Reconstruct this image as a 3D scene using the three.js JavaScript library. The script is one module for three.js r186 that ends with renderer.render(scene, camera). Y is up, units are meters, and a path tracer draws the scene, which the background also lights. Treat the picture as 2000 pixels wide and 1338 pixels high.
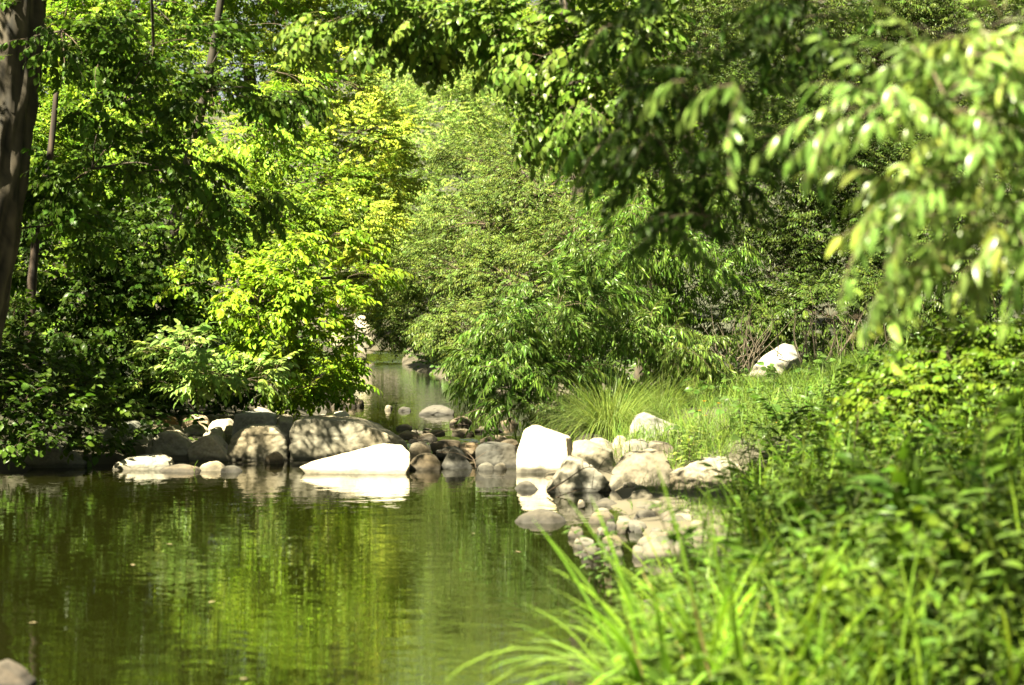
import * as THREE from 'three';
import { ConvexHull } from 'three/addons/math/ConvexHull.js';
import { ImprovedNoise } from 'three/addons/math/ImprovedNoise.js';
import { mergeGeometries, mergeVertices } from 'three/addons/utils/BufferGeometryUtils.js';

// ---------------------------------------------------------------- camera, sky, sun, exposure
const scene = new THREE.Scene();
const EYE = 1.3, FOV = 20, F = 669 / Math.tan(FOV * Math.PI / 360), PITCH = -Math.atan(59 / F);
const camera = new THREE.PerspectiveCamera(FOV, 1024 / 685, 0.1, 600);
camera.position.set(0, EYE, 0);
camera.rotation.x = PITCH;
camera.focus = 23;
camera.userData.fStop = 3.2;
const SUN = new THREE.Vector3(-0.40, 0.81, 0.42).normalize();
// a bright hazy summer sky, nearly white as the photograph is balanced for the shade
{
  const W = 256, H = 128, d = new Float32Array(W * H * 4);
  for (let j = 0; j < H; j++) for (let i = 0; i < W; i++) {
    const el = ((j + 0.5) / H - 0.5) * Math.PI, az = ((i + 0.5) / W - 0.5) * 2 * Math.PI, dir = new THREE.Vector3(Math.cos(az) * Math.cos(el), Math.sin(el), Math.sin(az) * Math.cos(el));
    const h = Math.max(0, dir.y), near = Math.pow(Math.max(0, dir.dot(SUN)), 6), k = 0.22 * (0.20 + 0.16 * Math.pow(1 - h, 2) + 0.22 * near) * (dir.y < 0 ? 0.35 : 1), o = (j * W + i) * 4;
    d[o] = k * (0.92 + 0.06 * near); d[o + 1] = k; d[o + 2] = k * (1.02 - 0.14 * near); d[o + 3] = 1;
  }
  const t = new THREE.DataTexture(d, W, H, THREE.RGBAFormat, THREE.FloatType);
  t.mapping = THREE.EquirectangularReflectionMapping; t.magFilter = THREE.LinearFilter; t.needsUpdate = true;
  scene.background = scene.environment = t;
}
const sun = new THREE.DirectionalLight(new THREE.Color(1, 0.925, 0.66), 5);
sun.name = 'sun';
sun.position.copy(SUN).multiplyScalar(60).add(new THREE.Vector3(0, 0, -18));
sun.target.position.set(0, 0, -18);
sun.castShadow = true; sun.shadow.mapSize.set(4096, 4096);
Object.assign(sun.shadow.camera, { left: -40, right: 40, top: 50, bottom: -50, near: 1, far: 160 });
scene.add(sun, sun.target);
const renderer = new THREE.WebGLRenderer({ antialias: true });
renderer.toneMapping = THREE.LinearToneMapping;
renderer.toneMappingExposure = 10;
renderer.shadowMap.enabled = true;

// ---------------------------------------------------------------- helpers
const V = (x, y, z) => new THREE.Vector3(x, y, z);
let rngState = 1;
const seed = (n) => { rngState = (n * 2654435761) >>> 0; };
const rnd = () => { rngState = (rngState + 0x6d2b79f5) | 0; let t = Math.imul(rngState ^ (rngState >>> 15), 1 | rngState); t = (t + Math.imul(t ^ (t >>> 7), 61 | t)) ^ t; return ((t ^ (t >>> 14)) >>> 0) / 4294967296; };
const rr = (a, b) => a + (b - a) * rnd();
const gauss = () => (rnd() + rnd() + rnd() + rnd() - 2) * 0.87;
const perlin = new ImprovedNoise();
const noise = (x, y, z) => perlin.noise(x, y, z);
const fbm = (x, y, z, o = 4) => { let s = 0, a = 1, t = 0; for (let i = 0; i < o; i++) { s += a * noise(x, y, z); t += a; a *= 0.5; x = x * 2.03 + 7.1; y = y * 2.03 + 3.7; z = z * 2.03 + 1.3; } return s / t; };
const clamp = THREE.MathUtils.clamp, lerp = THREE.MathUtils.lerp, sstep = THREE.MathUtils.smoothstep;
// the point at a depth in metres before the eye that lies in a given direction (directions as read off the photograph, 2000 x 1338)
const cp = Math.cos(PITCH), sp = Math.sin(PITCH);
function at(px, py, depth) {
  const u = (px - 1000) / F, v = -(py - 669) / F, dy = v * cp + sp, dz = v * sp - cp;
  return V(u * depth / -dz, EYE + dy * depth / -dz, -depth);
}
const used = new Map();
const numbered = (n) => { const k = used.get(n) || 0; used.set(n, k + 1); return k ? `${n}_${String(k).padStart(3, '0')}` : n; };
function tag(o, label, category, group, kind) {
  if (label) o.userData.label = label;
  if (category) o.userData.category = category;
  if (group) o.userData.group = group;
  if (kind) o.userData.kind = kind;
  return o;
}
function shadowed(o) { o.castShadow = true; o.receiveShadow = true; return o; }
function thing(name, label, category, p, group) {
  const g = new THREE.Group(); g.name = numbered(name); g.position.copy(p); scene.add(g);
  return tag(g, label, category, group);
}
function mesh(name, geo, mat, parent) {
  const m = shadowed(new THREE.Mesh(geo, mat));
  m.name = parent === scene ? numbered(name) : name; parent.add(m); return m;
}

// creek: centre line, half width and water level along z
const CREEK = [[40, -1.6, 2.4], [5, -1.7, 2.6], [-6, -2.2, 2.6], [-8, -2.1, 2.7], [-10, -1.9, 2.75], [-12.5, -1.8, 2.5], [-14, -1.75, 2.35], [-16.2, -1.9, 2.2], [-17.2, -0.85, 1.5], [-20, -0.75, 1.35], [-25, -0.95, 1.35], [-30, -1.5, 1.2], [-36, -2.35, 0.95], [-42, -3.0, 0.8], [-50, -3.75, 0.9], [-60, -5.2, 1], [-90, -12, 1], [-300, -60, 1]];
function creek(z) {
  for (let i = 1; i < CREEK.length; i++) if (z >= CREEK[i][0]) {
    const a = CREEK[i - 1], b = CREEK[i], t = clamp((z - a[0]) / (b[0] - a[0]), 0, 1);
    return [lerp(a[1], b[1], t), lerp(a[2], b[2], t)];
  }
  return [-60, 1];
}
const level = (z) => 0.11 * sstep(-z, 16.5, 18.6) + 0.26 * sstep(-z, 44.5, 47.5) + 0.25 * sstep(-z, 50, 60);
function ground(x, z) {
  const [cx, hw] = creek(z), wl = level(z), e = Math.abs(x - cx) - hw + 0.35 * noise(x * 0.7, 3.1, z * 0.7);
  let h;
  if (e < 0) h = wl - 0.4 * sstep(-e, -0.1, 0.9) + 0.05 * noise(x * 2, 0, z * 2);
  else {
    const left = x < cx;
    h = wl + (left ? 0.3 * (1 - Math.exp(-e / 0.5)) + 0.16 * e : 0.16 * (1 - Math.exp(-e / 0.5)) + 0.14 * e) + 0.07 * fbm(x * 0.9, 5, z * 0.9, 3);
    if (left) { const bar = sstep(z, -22.5, -20) * (1 - sstep(z, -15.6, -14.2)) * (1 - sstep(e, 1.5, 2.4)); h = lerp(h, wl + 0.06 + 0.03 * e, bar); }
    else { const bar = sstep(z, -16.8, -15.8) * (1 - sstep(z, -10, -8.6)) * (1 - sstep(e, 0.7, 1.6)); h = lerp(h, wl + 0.02 + 0.035 * e + 0.03 * fbm(x * 5, 2, z * 5, 2), bar); }
    h = Math.min(h, 4 + wl) + Math.max(0, Math.min(e - 9, 60)) * 0.3;
    h += Math.max(0, -z - 62) * 0.12;
  }
  if (z < -16.3 && z > -18.6 && e < 0) h = Math.max(h, wl - 0.12);   // the stony sill between the two pools
  return h;
}

// ---------------------------------------------------------------- materials
const phys = (o) => new THREE.MeshPhysicalMaterial({ side: THREE.DoubleSide, ...o });
const leafMat = (r, g, b, o = {}) => phys({ color: new THREE.Color().setRGB(r * 0.56, g * 0.59, b * 0.58), roughness: 0.97, transmission: 0.46, thickness: 0, specularIntensity: 0.12, clearcoat: 0.2, clearcoatRoughness: 0.3, vertexColors: true, ...o });
const stoneMat = new THREE.MeshStandardMaterial({ color: new THREE.Color().setRGB(0.6, 0.6, 0.6), vertexColors: true, roughness: 0.9 });
const barkMat = new THREE.MeshStandardMaterial({ color: new THREE.Color().setRGB(0.7, 0.7, 0.7), vertexColors: true, roughness: 0.95 });
const twigMat = new THREE.MeshStandardMaterial({ color: new THREE.Color().setRGB(0.07, 0.048, 0.03), roughness: 0.9 });
const soilMat = new THREE.MeshStandardMaterial({ color: new THREE.Color().setRGB(0.6, 0.6, 0.6), vertexColors: true, roughness: 1 });

// still water: fine ripples that repeat every 8 m along and 5.3 m across
function rippleMap(N) {
  seed(77);
  const h = new Float32Array(N * N), gxs = new Float32Array(N * N), gys = new Float32Array(N * N);
  for (let w = 0; w < 34; w++) {
    const m = Math.exp(rr(Math.log(9), Math.log(110))), a = rr(-0.75, 0.75), kx = Math.round(m * Math.sin(a)), ky = Math.round(m * Math.cos(a)), ph = rr(0, 6.28), A = 1 / Math.hypot(kx, ky);
    for (let y = 0; y < N; y++) for (let x = 0; x < N; x++) { const c = Math.cos(6.2831853 * (kx * x + ky * y) / N + ph) * A; gxs[y * N + x] += c * kx; gys[y * N + x] += c * ky; }
  }
  let sum = 0; for (let i = 0; i < N * N; i++) sum += gys[i] * gys[i];
  const k = 0.3 / Math.sqrt(sum / (N * N)), d = new Uint8Array(N * N * 4);   // 0.3 is the spread of the slopes before normalScale
  for (let i = 0; i < N * N; i++) { d[i * 4] = clamp(128 - gxs[i] * k * 127, 0, 255); d[i * 4 + 1] = clamp(128 - gys[i] * k * 127, 0, 255); d[i * 4 + 2] = 255; d[i * 4 + 3] = 255; }
  const t = new THREE.DataTexture(d, N, N); t.wrapS = t.wrapT = THREE.RepeatWrapping; t.magFilter = THREE.LinearFilter; t.needsUpdate = true;
  return t;
}
const waterMat = new THREE.MeshPhysicalMaterial({ color: new THREE.Color().setRGB(0.0040, 0.0046, 0.0007), roughness: 0.02, ior: 1.42, vertexColors: true });
waterMat.normalMap = rippleMap(1024); waterMat.normalScale.set(0.006, 0.021);

// ---------------------------------------------------------------- ground and water
{
  const xs = [], zs = [];
  for (let i = -110; i <= 110; i++) { const t = i / 110; xs.push(-1 + 9 * t + 151 * Math.pow(Math.abs(t), 4) * Math.sign(t)); }
  for (let i = 0; i <= 300; i++) { const t = i / 300; zs.push(24 - 62 * t - 262 * Math.pow(t, 5)); }
  const pos = [], col = [], idx = [];
  for (const z of zs) for (const x of xs) {
    const y = ground(x, z); pos.push(x, y, z);
    const [cx, hw] = creek(z), e = Math.abs(x - cx) - hw, wet = sstep(e, -0.2, 0.5), n = 0.8 + 0.5 * fbm(x * 1.7, 2, z * 1.7);
    const far = sstep(e, 0.5, 2.5), shore = x > cx && z > -17 && z < -9 ? 1.35 - 0.35 * sstep(e, 0.4, 1.4) : 1;
    col.push(shore * n * lerp(0.08, lerp(0.075, 0.035, far), wet), shore * n * lerp(0.065, lerp(0.062, 0.04, far), wet), shore * n * lerp(0.04, lerp(0.036, 0.014, far), wet));
  }
  const w = xs.length;
  for (let j = 0; j < zs.length - 1; j++) for (let i = 0; i < w - 1; i++) { const a = j * w + i; idx.push(a, a + 1, a + w, a + 1, a + w + 1, a + w); }
  const g = new THREE.BufferGeometry();
  g.setAttribute('position', new THREE.Float32BufferAttribute(pos, 3)); g.setAttribute('color', new THREE.Float32BufferAttribute(col, 3)); g.setIndex(idx); g.computeVertexNormals();
  const o = mesh('ground', g, soilMat, scene); tag(o, null, null, null, 'structure');
}
{
  const pos = [], col = [], uv = [], idx = [], zs = [];
  for (let z = 22; z > -15.8; z -= 0.6) zs.push(z);
  for (let z = -15.8; z > -19.2; z -= 0.03) zs.push(z);
  for (let z = -19.2; z > -70; z -= 0.3) zs.push(z);
  const NX = 120;
  for (const z of zs) {
    const [cx, hw] = creek(z), W = hw + 1.2;
    for (let i = 0; i <= NX; i++) {
      const x = cx + (i / NX * 2 - 1) * W;
      const riffle = sstep(-z, 16.3, 16.9) * (1 - sstep(-z, 18.2, 19.0)) + 0.4 * sstep(-z, 44, 45);
      const y = level(z) + riffle * (0.018 * noise(x * 5, 1, z * 3.2) + 0.009 * noise(x * 13, 9, z * 9));
      pos.push(x, y, z); uv.push(x / 3.1, z / 4.3);
      const n = 1 + 0.5 * fbm(x * 0.35, 8, z * 0.35, 3), shal = sstep(-z, 14.2, 16.5);
      col.push(n * lerp(1, 1.5, shal), n * lerp(1, 1.3, shal), n);
    }
  }
  for (let j = 0; j < zs.length - 1; j++) for (let i = 0; i < NX; i++) { const a = j * (NX + 1) + i; idx.push(a, a + 1, a + NX + 1, a + 1, a + NX + 2, a + NX + 1); }
  const g = new THREE.BufferGeometry();
  g.setAttribute('position', new THREE.Float32BufferAttribute(pos, 3)); g.setAttribute('color', new THREE.Float32BufferAttribute(col, 3)); g.setAttribute('uv', new THREE.Float32BufferAttribute(uv, 2)); g.setIndex(idx); g.computeVertexNormals();
  const o = mesh('creek_water', g, waterMat, scene); tag(o, null, null, null, 'structure');
}

// ---------------------------------------------------------------- leaves and sprays
// a leaf: base at the origin, length along +x, upper side +y
function leafShape(len, wid, segs, { fold = 0.25, bend = 0.15, peak = 0.4, tip = 1 } = {}) {
  const pos = [], idx = [], prof = (s) => Math.pow(Math.sin(Math.PI * Math.pow(s, Math.log(0.5) / Math.log(peak))), 0.8) * (tip < 1 ? 1 : 1);
  for (let i = 0; i <= segs; i++) {
    const s = i / segs, w = i === 0 || i === segs ? 0 : wid / 2 * prof(s), x = len * s * (1 - 0.1 * bend * s), y = -bend * len * s * s;
    pos.push(x, y, 0, x, y + fold * w, w, x, y + fold * w, -w);
  }
  for (let i = 0; i < segs; i++) {
    const a = i * 3, b = a + 3;
    if (i > 0) idx.push(a, a + 1, b, a, b, a + 2);
    if (i < segs - 1) idx.push(a + 1, b + 1, b, a + 2, b, b + 2);
    if (i === 0) { /* the base is a point */ }
  }
  const g = new THREE.BufferGeometry();
  g.setAttribute('position', new THREE.Float32BufferAttribute(pos, 3)); g.setIndex(idx); g.computeVertexNormals();
  return g;
}
function tint(g, r, gg, b) {
  const n = g.attributes.position.count, c = new Float32Array(n * 3);
  for (let i = 0; i < n; i++) { c[i * 3] = r; c[i * 3 + 1] = gg; c[i * 3 + 2] = b; }
  g.setAttribute('color', new THREE.BufferAttribute(c, 3)); return g;
}
const frame = (x, up, p) => {   // matrix with +x along x and +y near up
  const X = x.clone().normalize(), Z = V(0, 0, 0).crossVectors(X, up).normalize(), Y = V(0, 0, 0).crossVectors(Z, X);
  return new THREE.Matrix4().makeBasis(X, Y, Z).setPosition(p);
};
// tapered tube through points
function limb(points, r0, r1, sides = 6, segs = 12, rough = 0, sd = 0) {
  const curve = points.length > 2 ? new THREE.CatmullRomCurve3(points) : new THREE.LineCurve3(points[0], points[1]);
  const pos = [], idx = [], uv = [], fr = curve.computeFrenetFrames(segs, false);
  for (let i = 0; i <= segs; i++) {
    const t = i / segs, p = curve.getPointAt(t), r = lerp(r0, r1, t);
    for (let j = 0; j < sides; j++) {
      const a = j / sides * 6.28319, n = fr.normals[i].clone().multiplyScalar(Math.cos(a)).addScaledVector(fr.binormals[i], Math.sin(a));
      let q = r;
      if (rough) { const c = Math.cos(a), s = Math.sin(a); q *= 1 + rough * (1 - Math.abs(noise(c * 4 + sd, s * 4, p.y * 1.1)) * 3) + rough * 0.8 * noise(c * 9, s * 9 + sd, p.y * 4) + 0.5 * rough * noise(c * 2, s * 2, p.y * 0.8 + sd); }
      p.clone().addScaledVector(n, q).toArray(pos, pos.length); uv.push(j / sides, t);
    }
  }
  for (let i = 0; i < segs; i++) for (let j = 0; j < sides; j++) { const a = i * sides + j, b = i * sides + (j + 1) % sides; idx.push(a, b, a + sides, b, b + sides, a + sides); }
  const c = pos.length / 3; curve.getPointAt(1).toArray(pos, pos.length); for (let j = 0; j < sides; j++) idx.push(segs * sides + j, segs * sides + (j + 1) % sides, c);
  const g = new THREE.BufferGeometry();
  g.setAttribute('position', new THREE.Float32BufferAttribute(pos, 3)); g.setIndex(idx); g.computeVertexNormals();
  return g;
}
function barkColor(g, r, gg, b, sd = 0) {
  const p = g.attributes.position, c = [];
  for (let i = 0; i < p.count; i++) { const n = 0.95 + 1.5 * noise(p.getX(i) * 26 + sd, p.getY(i) * 3.2, p.getZ(i) * 26) + 0.5 * noise(p.getX(i) * 60, p.getY(i) * 24 + sd, p.getZ(i) * 60), k = clamp(n, 0.2, 1.9); c.push(r * k, gg * k, b * k); }
  g.setAttribute('color', new THREE.Float32BufferAttribute(c, 3)); return g;
}
// a species: leaf shape + how leaves sit on a spray. Returns { leaf, sprays: [{ geo, mats, stem }] }
function species(sd, { len, wid, segs = 4, kind, n, axis, fold, bend, peak, hang = 0, variants = 4 }) {
  seed(sd);
  const leaf = tint(leafShape(len, wid, segs, { fold, bend, peak }), 1, 1, 1), sprays = [];
  for (let v = 0; v < variants; v++) {
    const mats = [], geos = [], pts = [];
    const curl = rr(0.1, 0.35) + hang * 0.6, yaw = rr(-0.3, 0.3);
    const P = (s) => V(axis * s * (1 - 0.15 * curl * s), -axis * curl * s * s, axis * yaw * s * s * 0.5);
    for (let i = 0; i <= 5; i++) pts.push(P(i / 5));
    const put = (s, side, k = 1) => {
      const d = P(Math.min(1, s + 0.05)).sub(P(Math.max(0, s - 0.05))).normalize(), ang = side === 0 ? 0 : side * rr(0.75, 1.15);
      let x = d.clone().applyAxisAngle(V(0, 1, 0), ang);
      if (kind === 'herb') { const around = rr(0, 6.28); x = V(rr(0.1, 0.5), Math.cos(around), Math.sin(around)); }
      else { x.y += rr(-0.35, 0.2) - hang * rr(0.7, 1.9); }
      x.normalize();
      const up = kind === 'herb' ? V(1, 0, 0) : V(rr(-0.4, 0.4), 1, rr(-0.5, 0.5)).addScaledVector(V(0, 0, side), 0.25 * (hang + 0.5));
      const m = frame(x, up, P(s)), sc = k * rr(0.75, 1.15);
      mats.push(m.scale(V(sc, sc, sc)));
    };
    if (kind === 'pinnate') { for (let i = 1; i <= n; i++) { const s = 0.25 + 0.65 * i / (n + 0.5); put(s, 1, 0.95); put(s, -1, 0.95); } put(1, 0, 1.1); }
    else for (let i = 0; i < n; i++) { const s = 0.12 + 0.88 * (i + 0.5) / n; put(s, i === n - 1 ? 0 : (i % 2 ? 1 : -1), 0.75 + 0.35 * Math.sin(s * 3.0)); }
    for (const m of mats) { const k = rr(0.72, 1.22), y = rr(0.88, 1.18); geos.push(tint(leaf.clone().applyMatrix4(m), k * y, k, k * rr(0.7, 1.2))); }
    const stem = limb(pts, len * 0.03 + 0.0012, 0.0008, 3, 4), st = tint(stem.clone(), 0.9, 0.55, 1.1);
    geos.push(st);
    sprays.push({ geo: mergeGeometries(geos), mats, stem });
  }
  return { leaf, sprays };
}
const SP = {
  ovate: species(11, { len: 0.088, wid: 0.054, segs: 4, kind: 'alt', n: 8, axis: 0.34, fold: 0.2, bend: 0.22, peak: 0.42, hang: 0.35 }),
  elder: species(12, { len: 0.092, wid: 0.042, segs: 4, kind: 'pinnate', n: 3, axis: 0.26, fold: 0.2, bend: 0.2, peak: 0.42, hang: 0.12 }),
  willow: species(13, { len: 0.098, wid: 0.019, segs: 5, kind: 'alt', n: 11, axis: 0.30, fold: 0.3, bend: 0.3, peak: 0.38, hang: 0.75 }),
  bigwillow: species(14, { len: 0.078, wid: 0.021, segs: 6, kind: 'alt', n: 10, axis: 0.26, fold: 0.28, bend: 0.3, peak: 0.4, hang: 0.5, variants: 8 }),
  far: species(15, { len: 0.105, wid: 0.066, segs: 3, kind: 'alt', n: 9, axis: 0.46, fold: 0.2, bend: 0.2, peak: 0.42, hang: 0.2 }),
  fine: species(16, { len: 0.085, wid: 0.030, segs: 3, kind: 'alt', n: 12, axis: 0.42, fold: 0.2, bend: 0.2, peak: 0.42, hang: 0.4 }),
  herb: species(17, { len: 0.066, wid: 0.022, segs: 4, kind: 'herb', n: 15, axis: 0.36, fold: 0.2, bend: 0.3, peak: 0.4, variants: 5 }),
  bramble: species(18, { len: 0.075, wid: 0.052, segs: 4, kind: 'pinnate', n: 1, axis: 0.14, fold: 0.25, bend: 0.25, peak: 0.45, hang: 0.1 }),
};
// openings in the canopy: sprays on the way from these spots to the sun are left out
const GAPS = [];
const open = (p, r) => GAPS.push([p, r]);
const inGap = (p) => { for (const [q, r] of GAPS) { const d = p.clone().sub(q), t = d.dot(SUN); if (t > 0.45 && d.addScaledVector(SUN, -t).lengthSq() < r * r) return true; } return false; };
const frustum = (p) => { const d = -p.z; if (d < 1) return false; const dy = (p.y - EYE) / d; return Math.abs(p.x / d) < 1000 / F && dy < 610 / F && dy > -728 / F; };

const materials = new Map();
function tones(key, rgb, n = 5, o) {   // a few tones of one leaf colour
  if (!materials.has(key)) { seed(key.length * 31 + 5); materials.set(key, Array.from({ length: n }, (_, i) => { const k = 0.78 + 0.42 * i / (n - 1), y = rr(0.9, 1.15); return leafMat(rgb[0] * k * y, rgb[1] * k, rgb[2] * k, o); })); }
  return materials.get(key);
}
// clump given as seen from the eye: centre, depth, half width and half height (in photograph pixels), half depth in metres, number of sprays
const C = (px, py, d, rx, ry, rz, n, o = {}) => ({ c: at(px, py, d), r: V(rx * d / F, ry * d / F, rz), n, ...o });
const CW = (x, y, z, rx, ry, rz, n, o = {}) => ({ c: V(x, y, z), r: V(rx, ry, rz), n, ...o });
// sprays of each kind: size and number against what the clumps below ask for
const FINER = { ovate: [0.72, 1.7], elder: [0.72, 1.8], willow: [0.85, 1.3], bigwillow: [0.8, 1.1], far: [0.66, 2.1], fine: [0.66, 2.1], bramble: [0.8, 1.5] };
function plant(name, label, category, base, sp, rgb, clumps, o = {}) {
  const { sd = 1, parts = 0, trunk, trunkR = [0.08, 0.04], bark = [0.055, 0.042, 0.028], limbR = 0.02, size = [0.8, 1.25], lump = 0.3, per = 11, out = 0.8, up = 0.25, ignoreGaps = false, group, shell = 0.55, gloss = 0.16, keep = () => true } = o;
  seed(sd);
  const S = SP[sp], [fs, fn] = FINER[sp] || [1, 1], root = thing(name, label, category, base, group), mats = tones(sp + rgb.join(), rgb, 5, { clearcoat: gloss }), origin = base;
  const all = [], branchGeos = [], rel = (p) => p.clone().sub(origin);
  let stemTop = base.clone();
  if (trunk) {
    mesh('trunk', barkColor(limb(trunk.map(rel), trunkR[0], trunkR[1], trunkR[0] > 0.15 ? 56 : 20, trunkR[0] > 0.15 ? 220 : 40, trunkR[0] > 0.15 ? 0.12 : 0.05, sd), ...bark, sd), barkMat, root);
    stemTop = trunk[trunk.length - 1];
  }
  const curveT = trunk && new THREE.CatmullRomCurve3(trunk);
  const nodes = curveT ? Array.from({ length: 9 }, (_, i) => [curveT.getPointAt((i + 2) / 10), 1]) : [[base.clone(), 1]];
  const near = (p) => nodes.reduce((b, n) => { const d = n[0].distanceTo(p) + Math.max(0, n[0].y - p.y) * 0.6; return d < b[1] ? [n, d] : b; }, [null, 1e9]);
  for (const k of clumps.slice().sort((a, b) => near(a.c)[1] - near(b.c)[1])) {
    const [[from, thick]] = near(k.c); nodes.push([k.c, thick * 0.75]);
    const dist = from.distanceTo(k.c), mid = from.clone().lerp(k.c, 0.5).add(V(rr(-0.1, 0.1) * dist, rr(0.02, 0.16) * dist, rr(-0.1, 0.1) * dist));
    const r0 = limbR * thick * clamp(dist / 2, 0.6, 1.8);
    mesh('branch', barkColor(limb([from, mid, k.c].map(rel), r0, r0 * 0.35, 7, 14, 0.05, sd), ...bark, sd), barkMat, root);
    const subs = Math.max(1, Math.round(k.n * fn / per)), rm = Math.min(k.r.x, k.r.y, k.r.z);
    for (let s = 0; s < subs; s++) {
      let d; do d = V(rr(-1, 1), rr(-1, 1), rr(-1, 1)); while (d.lengthSq() > 1 || d.lengthSq() < 0.02);
      const L = d.length(); d.multiplyScalar(Math.pow(L, shell) / L);
      const sc = V(k.c.x + d.x * k.r.x, k.c.y + d.y * k.r.y, k.c.z + d.z * k.r.z), sr = lump * Math.max(rm, 0.25);
      const outward = V(d.x, d.y * 0.6, d.z).multiplyScalar(out);
      if (L > 0.25 && inReach(sc) && rnd() < 0.55 && !(!ignoreGaps && inGap(sc))) { const m2 = k.c.clone().lerp(sc, 0.55).add(V(0, 0.1 * k.c.distanceTo(sc), 0)); branchGeos.push(limb([k.c, m2, sc].map(rel), r0 * 0.3, 0.003, 4, 5)); }
      for (let q = 0; q < per; q++) {
        const p = sc.clone().add(V(gauss() * sr * 1.3, gauss() * sr * 0.75, gauss() * sr * 1.3));
        const dir = V(gauss() * 0.9, gauss() * 0.35 + up, gauss() * 0.9).add(outward), upv = V(gauss() * 0.4, 1, gauss() * 0.4), size_ = rr(...size) * fs, v = (rnd() * S.sprays.length) | 0, tone = rnd(), a = rnd(), b = rnd();
        if (k.dir) dir.addScaledVector(k.dir, 0.75);
        if (dir.lengthSq() < 0.01) dir.set(1, 0, 0);
        if ((!ignoreGaps && inGap(p)) || !keep(p) || p.y < level(p.z) + 0.03) continue;
        all.push({ p, m: frame(dir, upv, p).scale(V(size_, size_, size_)), v, tone, a, b });
      }
    }
  }
  finish(root, S, mats, rgb, all, parts, branchGeos);
  return root;
}
const inReach = (p) => p.z > -40;
function finish(root, S, mats, rgb, all, parts, branchGeos) {
  const inv = new THREE.Matrix4().makeTranslation(-root.position.x, -root.position.y, -root.position.z);
  for (const s of all) s.m.premultiply(inv);
  if (parts) {
    const order = all.map((s, i) => [i, frustum(s.p) ? s.p.distanceTo(camera.position) : 1e6]).sort((a, b) => a[1] - b[1]);
    let n = 0; const gone = new Set();
    for (const [i, d] of order) {
      if (n >= parts || d > 1e5) break;
      const s = all[i], sp_ = S.sprays[s.v];
      for (const m of sp_.mats) {
        const l = mesh('leaf', S.leaf, mats[Math.min(mats.length - 1, (rnd() * mats.length) | 0)], root);
        l.matrix.multiplyMatrices(s.m, m); l.matrix.decompose(l.position, l.quaternion, l.scale); n++;
      }
      branchGeos.push(sp_.stem.clone().applyMatrix4(s.m)); gone.add(i);
    }
    all = all.filter((_, i) => !gone.has(i));
  }
  if (branchGeos.length) mesh('twigs', mergeGeometries(branchGeos), twigMat, root).userData.kind = 'stuff';
  const vs = S.sprays.map(() => []);
  for (const s of all) vs[s.v].push(s);
  const white = mats[2], col = new THREE.Color();
  vs.forEach((list, v) => {
    if (!list.length) return;
    const im = shadowed(new THREE.InstancedMesh(S.sprays[v].geo, white, list.length)); im.name = 'foliage'; im.userData.kind = 'stuff'; root.add(im);
    list.forEach((s, i) => { im.setMatrixAt(i, s.m); const k = 0.62 + 0.76 * s.tone, y = 0.84 + 0.32 * s.a; im.setColorAt(i, col.setRGB(k * y, k, k * (0.8 + 0.4 * s.b))); });
  });
}

// where the sun comes through
open(at(1110, 920, 13.9), 0.13); open(at(1160, 940, 13.9), 0.07);
for (const [x, y, d, r] of [[640, 160, 36.5, 1.6], [700, 280, 36.5, 1.6], [640, 360, 36, 1.4], [700, 440, 36.8, 1.4], [820, 150, 47.5, 2], [860, 280, 46, 2], [800, 420, 45.5, 1.6], [880, 60, 67, 3], [1060, 60, 67, 3]]) open(at(x, y, d), r);
open(at(640, 900, 15.8), 0.34); open(at(730, 895, 15.8), 0.42); open(at(790, 885, 15.8), 0.2);                      // the white wedge rock
open(at(1055, 870, 16.0), 0.36); open(at(1105, 885, 16.0), 0.3);
open(at(285, 905, 16.1), 0.25); open(at(410, 912, 16.1), 0.13); open(at(390, 828, 18.4), 0.28); open(at(435, 826, 18.4), 0.22); open(at(550, 805, 18), 0.3);
open(at(715, 835, 18.3), 0.3); open(at(1170, 868, 16), 0.22); open(at(1270, 812, 17), 0.2);
open(at(1395, 918, 14), 0.3); open(at(1520, 710, 21), 0.4);
for (const [x, y, d, r] of [[400, 690, 17.4, 0.5], [350, 720, 17.4, 0.35], [460, 720, 17.5, 0.4], [470, 690, 17.8, 0.55], [560, 600, 18.5, 0.8], [640, 500, 19, 0.8], [680, 610, 20, 0.7], [400, 740, 17.5, 0.5], [540, 740, 18, 0.5], [470, 560, 19, 0.6]]) open(at(x, y, d), r);      // the shrub on the left bank
for (const [x, y, d, r] of [[420, 60, 22, 1.2], [560, 130, 23, 1.2], [500, 260, 23, 1.0], [640, 250, 25, 1.2]]) open(at(x, y, d), r);
for (const [x, y, d, r] of [[930, 700, 18.6, 0.32], [1075, 600, 18.8, 0.42], [1000, 770, 18.2, 0.3], [960, 800, 18.1, 0.2], [1100, 660, 18.7, 0.2], [1230, 420, 22, 0.6], [1200, 500, 20, 0.25], [1300, 660, 19.4, 0.3], [1370, 680, 19.4, 0.3]]) open(at(x, y, d), r);    // the willow
for (const [x, y, d, r] of [[1190, 790, 17.2, 0.7], [1350, 790, 17.5, 0.8], [1500, 800, 16.5, 0.9], [1650, 790, 15.5, 0.9], [1420, 860, 14.5, 0.6], [1500, 850, 11, 0.6], [1650, 850, 10.5, 0.6], [1420, 900, 11.5, 0.4], [1600, 800, 12, 0.5]]) open(at(x, y, d), r); // the meadow
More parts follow.
